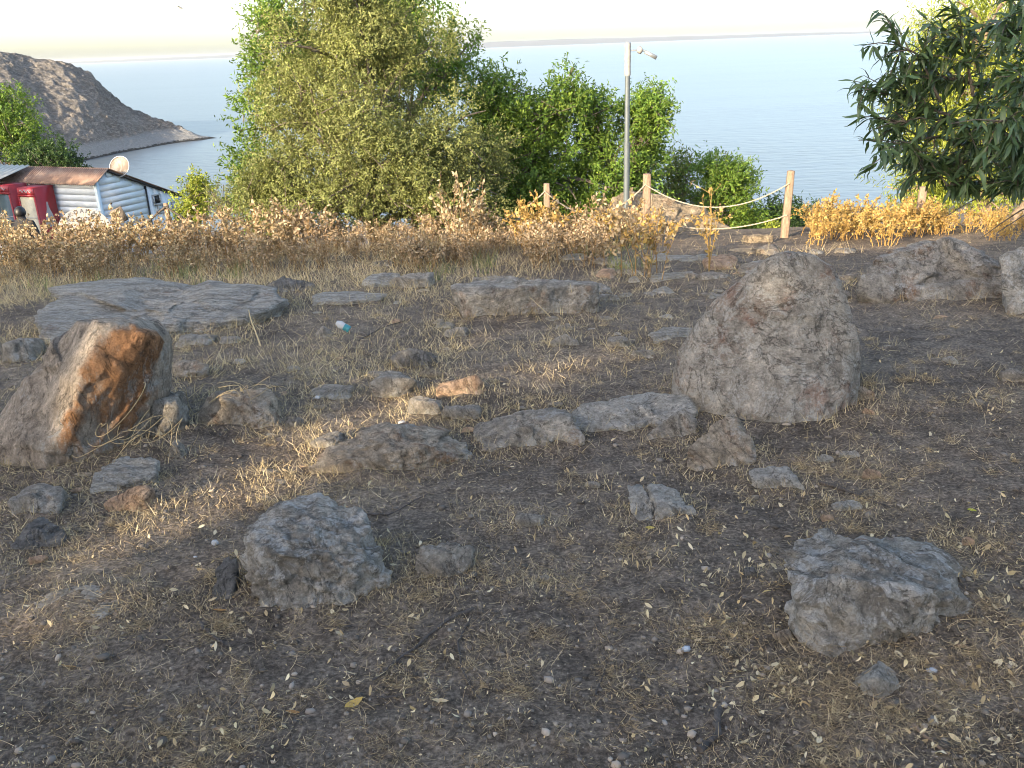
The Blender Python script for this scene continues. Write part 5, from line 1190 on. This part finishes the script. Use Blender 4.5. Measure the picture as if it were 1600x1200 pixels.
# drinks fridges
def fridge(label, f0, w_, dpt, pa, gl, side_logo, gap=.12):
    o = C0 + fd * f0 + out_f * gap; zt = z_at(o + out_f * dpt, pa); zb_ = gz(o[0], o[1]) - .05; H = zt - zb_; b3 = np.array([o[0], o[1], zb_]); root = thing('drinks_fridge', b3, label, 'fridge'); U = np.array([0, 0, 1.])
    MB().box(b3, fd * w_, out_f * dpt, U * H).build('cabinet', M['red'], root)
    fo = b3 + out_f * (dpt + .002); hd = .16
    hp = MB().box(fo + U * (H - hd) + fd * .02, fd * (w_ - .04), out_f * .02, U * (hd - .02)).build('header_panel', M['red_light'], root)
    mb = MB(); t = np.linspace(0, 1, 24); q_ = (fo + U * (H - hd * .55) + out_f * .026) + fd * (w_ * (.82 - .64 * t))[:, None] + U * (.032 * np.sin(t * 19))[:, None]; mb.tube(q_, .010, 5); mb.build('header_script', M['white'], hp)
    dr = MB(); t_ = .05; Hd = H - hd - .06; z0_ = fo + U * .04
    dr.box(z0_, fd * w_, out_f * .03, U * t_).box(z0_ + U * (Hd - t_), fd * w_, out_f * .03, U * t_).box(z0_ + U * t_, fd * t_, out_f * .028, U * (Hd - 2 * t_)).box(z0_ + U * t_ + fd * (w_ - t_), fd * t_, out_f * .028, U * (Hd - 2 * t_))
    do = dr.build('door', M['red'], root); MB().box(z0_ + fd * t_ + U * t_, fd * (w_ - 2 * t_), out_f * .012, U * (Hd - 2 * t_)).build('pane', M[gl], do)
    for q in range(4): MB().box(z0_ + fd * t_ + U * (Hd * (.2 + .2 * q)) + out_f * .014, fd * (w_ - 2 * t_), out_f * .006, U * .02).build('shelf_edge', M['white'], do)
    if side_logo:
        so = b3 + out_g * .004 + out_f * dpt * .5; mb = MB()
        prof = [(.0, .17), (.10, .17), (.22, .13), (.34, .10), (.46, .05), (.62, .022), (.66, .022)]; z0_ = H - 1.06
        for k in range(len(prof) - 1):
            (za, wa), (zb2, wb) = prof[k], prof[k + 1]; v = [so + U * (z0_ + za) - out_f * wa, so + U * (z0_ + za) + out_f * wa, so + U * (z0_ + zb2) + out_f * wb, so + U * (z0_ + zb2) - out_f * wb]; mb.add(v, [(0, 1, 2, 3)])
        mb.build('side_emblem', M['white'], root)
fridge('red drinks fridge with white emblem on its side by the shack', 1.42, .62, .60, 294, 'cream', True)
fridge('red-framed glass display fridge at the left picture edge', 2.22, .78, .55, 290, 'glass_dark', False, .25)
# satellite dish on the roof
dc = P(188, 261, 24.9); db = C0 + gd * .95; db = np.array([dc[0] + .05, dc[1] + .12, roof_z(.9) + .02]); dish = thing('satellite_dish', db, 'round white satellite dish with rusty streaks on the shack roof', 'dish')
m, nt, b = newmat('dish_paint'); v = coords(nt, scale=(3, 3, 1)); n1 = noise(nt, v, 2.2, 6, .7, .5)
nt.links.new(ramp(nt, n1, [(.42, (.165, .155, .14)), (.52, (.11, .085, .062)), (.70, (.075, .05, .035))]), b.inputs['Base Color']); b.inputs['Roughness'].default_value = .55; M['dish'] = m
nv = nrm(np.array([-.15, -.9, .42])); e1 = nrm(np.cross(nv, [0, 0, 1.])); e2 = np.cross(e1, nv); R_ = .285; v = []; f = []; nr, na = 7, 32
for side in (0, 1):
    for k in range(nr):
        r_ = R_ * k / (nr - 1)
        for q in range(na):
            an = q / na * 2 * math.pi; v.append(dc + e1 * r_ * math.cos(an) + e2 * r_ * math.sin(an) + nv * (r_ * r_ * .55 - side * .012))
for side in (0, 1):
    o = side * nr * na
    for k in range(nr - 1):
        for q in range(na):
            q2 = (q + 1) % na; t = (o + k * na + q, o + k * na + q2, o + (k + 1) * na + q2, o + (k + 1) * na + q); f.append(t if side == 0 else t[::-1])
o = (nr - 1) * na
for q in range(na): q2 = (q + 1) % na; f.append((o + q, o + q2, nr * na + o + q2, nr * na + o + q))
do = MB().add(v, f).build('reflector', M['dish'], dish, smooth=True)
rim = [dc + e1 * R_ * math.cos(a_) + e2 * R_ * math.sin(a_) + nv * R_ * R_ * .55 for a_ in np.linspace(0, 2 * math.pi, 33)]
MB().tube(rim, .012, 6, cap=False).build('rim', M['white'], do, smooth=True)
MB().tube([db, dc - nv * .10 - np.array([0, 0, .12]), dc - nv * .02], [.025, .022, .02], 8).build('mast', M['metal_grey'], dish)
# round white sign with lettering
sc_ = P(134, 366, 20.5); sb = np.array([sc_[0], sc_[1], gz(sc_[0], sc_[1])]); sign = thing('round_sign', sb, 'white round sign with dark lettering before the shack', 'sign'); R_ = 41 * 20.4 / F; nv = nrm(np.array([.25, -1, .12])); e1 = nrm(np.cross(nv, [0, 0, 1.])) * -1; e2 = nrm(np.cross(nv, e1)); e2 = e2 if e2[2] > 0 else -e2
ring = [sc_ + e1 * R_ * math.cos(a_) + e2 * R_ * math.sin(a_) for a_ in np.linspace(0, 2 * math.pi, 48, endpoint=False)]
v = ring + [q - nv * .03 for q in ring] + [sc_, sc_ - nv * .03]; n_ = 48; mb = MB(); mb.add(v, [(q, (q + 1) % n_, n_ + (q + 1) % n_, n_ + q) for q in range(n_)]); mb.add(v, [(q, (q + 1) % n_, 96) for q in range(n_)] + [((q + 1) % n_ + n_, q + n_, 97) for q in range(n_)]); M['sign_white'] = plain('sign_white', (.24, .245, .255), .5, 0, .08, 6); mb.build('disc', M['sign_white'], sign)
MB().tube([sb - np.array([0, 0, .1]), sc_ - nv * .05], .03, 8).build('stand', M['metal_grey'], sign)
def letters(txt, placer, size, name, mat, parent):
    mb_v, mb_f, off = [], [], 0; org = np.array(parent_world(parent))
    for k, ch in enumerate(txt):
        if ch == ' ': continue
        cu = bpy.data.curves.new('t', 'FONT'); cu.body = ch; cu.size = size; cu.align_x = 'CENTER'; cu.extrude = .002; cu.resolution_u = 2; o = bpy.data.objects.new('t', cu); me = o.to_mesh()
        vv = np.array([q.co[:] for q in me.vertices]); ff = [tuple(i + off for i in p_.vertices) for p_ in me.polygons]; o.to_mesh_clear(); bpy.data.objects.remove(o); bpy.data.curves.remove(cu)
        c_, ex, ez = placer(k, len(txt)); mb_v.append(c_ + vv[:, :1] * ex + vv[:, 1:2] * ez + vv[:, 2:3] * nv); mb_f += ff; off += len(vv)
    return obj(name, mesh(name, np.vstack(mb_v) - org, mb_f, mat), parent)
def arc(k, n): a_ = math.radians(90 + (n - 1) * 7.0 - k * 14.0); rr = R_ * .80; ra = e1 * math.cos(a_) + e2 * math.sin(a_); return sc_ + ra * rr + nv * .004, nrm(e1 * math.sin(a_) - e2 * math.cos(a_)), ra
letters('AKDAMAR', arc, R_ * .22, 'lettering', M['print_dark'], sign)
letters('RESTORAN', lambda k, n: (sc_ + e2 * R_ * .50 + e1 * (k - (n - 1) / 2) * R_ * .145 + nv * .004, e1, e2), R_ * .20, 'lettering', M['print_dark'], sign)
# leaning board and prop post
a_ = P(176, 350, 22.0); o = thing('leaning_board', (a_[0], a_[1], gz(a_[0], a_[1])), 'short brown board leaning beside the round sign', 'board'); dv = P(172, 325, 22.0) - P(184, 345, 22.0)
MB().box(P(184, 352, 22.0), nrm(dv) * .36, np.array([.26, .05, .12]), np.array([0, .03, 0])).build('plank', M['bark'], o)
pb_ = P(258, 318, 24.5); pz = gz(pb_[0], pb_[1]); o = thing('prop_post', (pb_[0], pb_[1], pz), 'wooden post with two slanting props before the shack end', 'post')
MB().box(np.array([pb_[0] - .05, pb_[1], pz]), [.10, 0, 0], [0, .10, 0], [0, 0, pb_[2] - pz]).build('shaft', M['post_wood'], o)
for s_ in (-1, 1): MB().tube([pb_ - np.array([0, .02, .08]), np.array([pb_[0] + s_ * .75, pb_[1] - .05, pb_[2] - .62])], .028, 6).build('prop', M['stick'], o)

# person by the fridges: dark hair and dark clothes, back to the viewer
pp_ = P(31, 330, 21.8); z0 = gz(pp_[0], pp_[1]); hh_ = pp_[2] + .10 - z0; k_ = hh_ / 1.70
J = {'pel': (0, 0, .95), 'wst': (0, 0, 1.12), 'chs': (0, .02, 1.32), 'nck': (0, 0, 1.47), 'hd': (0, -.01, 1.58), 'tp': (0, 0, 1.66), 'ls': (-.19, .01, 1.40), 'le': (-.25, -.02, 1.12), 'lh': (-.22, -.14, .90), 'lf': (-.21, -.17, .82), 'rs': (.19, .01, 1.40), 're': (.25, -.02, 1.12), 'rh': (.22, -.14, .90), 'rf': (.21, -.17, .82),
     'lk': (-.11, -.02, .52), 'la': (-.12, .03, .09), 'lt': (-.13, -.16, .04), 'rk': (.11, -.02, .52), 'ra': (.12, .03, .09), 'rt': (.13, -.16, .04), 'lhp': (-.10, 0, .90), 'rhp': (.10, 0, .90)}
RD = dict(pel=.15, wst=.125, chs=.15, nck=.055, hd=.095, tp=.06, ls=.06, le=.045, lh=.03, lf=.025, rs=.06, re=.045, rh=.03, rf=.025, lk=.06, la=.04, lt=.035, rk=.06, ra=.04, rt=.035, lhp=.09, rhp=.09)
ED = [('pel', 'wst'), ('wst', 'chs'), ('chs', 'nck'), ('nck', 'hd'), ('hd', 'tp'), ('chs', 'ls'), ('ls', 'le'), ('le', 'lh'), ('lh', 'lf'), ('chs', 'rs'), ('rs', 're'), ('re', 'rh'), ('rh', 'rf'), ('pel', 'lhp'), ('lhp', 'lk'), ('lk', 'la'), ('la', 'lt'), ('pel', 'rhp'), ('rhp', 'rk'), ('rk', 'ra'), ('ra', 'rt')]
ks = list(J); me = bpy.data.meshes.new('body'); me.from_pydata([tuple(-c_ * k_ if i < 2 else c_ * k_ for i, c_ in enumerate(J[q])) for q in ks], [(ks.index(a_), ks.index(b_)) for a_, b_ in ED], [])
person = thing('person', (pp_[0], pp_[1], z0), 'person with dark hair in dark clothes standing before the red fridges', 'person')
bo = obj('body', me, person); bo.modifiers.new('skin', 'SKIN'); sl = me.skin_vertices[0] if len(me.skin_vertices) else None
if sl is None:
    bpy.context.view_layer.objects.active = bo; sl = me.attributes and me.skin_vertices and me.skin_vertices[0]
if sl:
    for i, q in enumerate(ks): sl.data[i].radius = (RD[q] * k_,) * 2; sl.data[i].use_root = (q == 'pel')
sb_ = bo.modifiers.new('sub', 'SUBSURF'); sb_.levels = 2; sb_.render_levels = 2
M['clothes'] = plain('clothes', (.018, .018, .022), .85, 0, .2, 20); M['hair'] = plain('hair', (.010, .009, .009), .5, 0, .2, 60); me.materials.append(M['clothes'])
iv, if_ = ico(3); hv_ = iv * np.array([.098, .112, .118]) * k_; hv_ *= (1 + .05 * fbm(iv * 4, 2))[:, None]; ok = (iv[:, 2] > -.55)
obj('hair', mesh('hair', np.where(ok[:, None], hv_, hv_ * np.array([1, 1, .75])) + np.array([0, .0, 1.60 * k_]), if_, M['hair'], smooth=True), person)

# gull far out over the lake
bp = P(281, 13, 60.0); gull = thing('gull', bp, 'tiny grey gull flying in the pale sky at upper left', 'bird'); M['gull'] = plain('gull', (.35, .36, .38), .8)
t = np.linspace(0, 1, 9); MB().tube([bp + np.array([-.18 + .40 * q, .05 * q, .02 * math.sin(q * 3)]) for q in t], .055 * np.sin(np.pi * (t * .92 + .05)) ** .7, 8).build('body', M['gull'], gull, smooth=True)
for s_ in (-1, 1):
    v = []; 
    for k in range(6):
        q = k / 5; c_ = bp + np.array([.02 - .08 * q, s_ * .50 * q, .10 * math.sin(q * 2.6) + .02]); w_ = .10 * (1 - q * .8); v += [c_ + np.array([w_, 0, 0]), c_ - np.array([w_, 0, 0]), c_ + np.array([0, 0, .012])]
    f = []
    for k in range(5): o = 3 * k; f += [(o, o + 3, o + 5, o + 2), (o + 2, o + 5, o + 4, o + 1), (o + 1, o + 4, o + 3, o)]
    MB().add(v, f).build('wing', M['gull'], gull)

# tree beside the shack on the sun side, out of the picture, dappling its front
sf = C0 + fd * 1.2; s0_, q0_ = sq(np.array([sf[0], sf[1], ze - .6])); s0_ = float(s0_[0])
hl2 = []
for (f_, py_, rs, rq) in [(.55, 335, .12, .22), (.75, 350, .10, .2), (.45, 312, .08, .06), (1.4, 288, .5, .05), (.5, 288, .5, .05), (2.3, 300, .15, .08), (1.4, 310, .12, .3), (1.8, 300, .10, .2)]:
    w_ = C0 + fd * f_; a_, b_ = sq(np.array([w_[0], w_[1], z_at(w_, py_)])); hl2.append((float(a_[0]), float(b_[0]), rs, rq))
qr = float(sq(np.array([sf[0], sf[1], ze + .02]))[1][0])
def cut2(p_):
    s_, q_ = sq(p_); ok = q_ < qr
    for (hs, hq, a_, b_) in hl2: ok &= ((s_ - hs) / a_) ** 2 + ((q_ - hq) / b_) ** 2 > 1
    return ok
shade_tree('dense tree left of the shack beyond the picture edge', s0_ - 3.0, s0_ + 1.6, float(sf[:2] @ ld) - 8.0, 5.5, 14000, 204, cut2)

# ------------------------------------------------------------------ haze over the lake
m = bpy.data.materials.new('haze_air'); m.use_nodes = True; nt = m.node_tree; nt.nodes.clear()
out = nt.nodes.new('ShaderNodeOutputMaterial'); pv = nt.nodes.new('ShaderNodeVolumePrincipled'); nt.links.new(pv.outputs[0], out.inputs['Volume'])
pv.inputs['Color'].default_value = (.90, .94, .98, 1); pv.inputs['Density'].default_value = 7e-5; pv.inputs['Anisotropy'].default_value = .25
hz_ = MB().box((-12500, -4500, LAKE - 6), (25000, 0, 0), (0, 16500, 0), (0, 0, 48)).build('haze', m); tag(hz_, 'pale haze lying over the lake towards the far shore', 'haze', None, 'stuff')
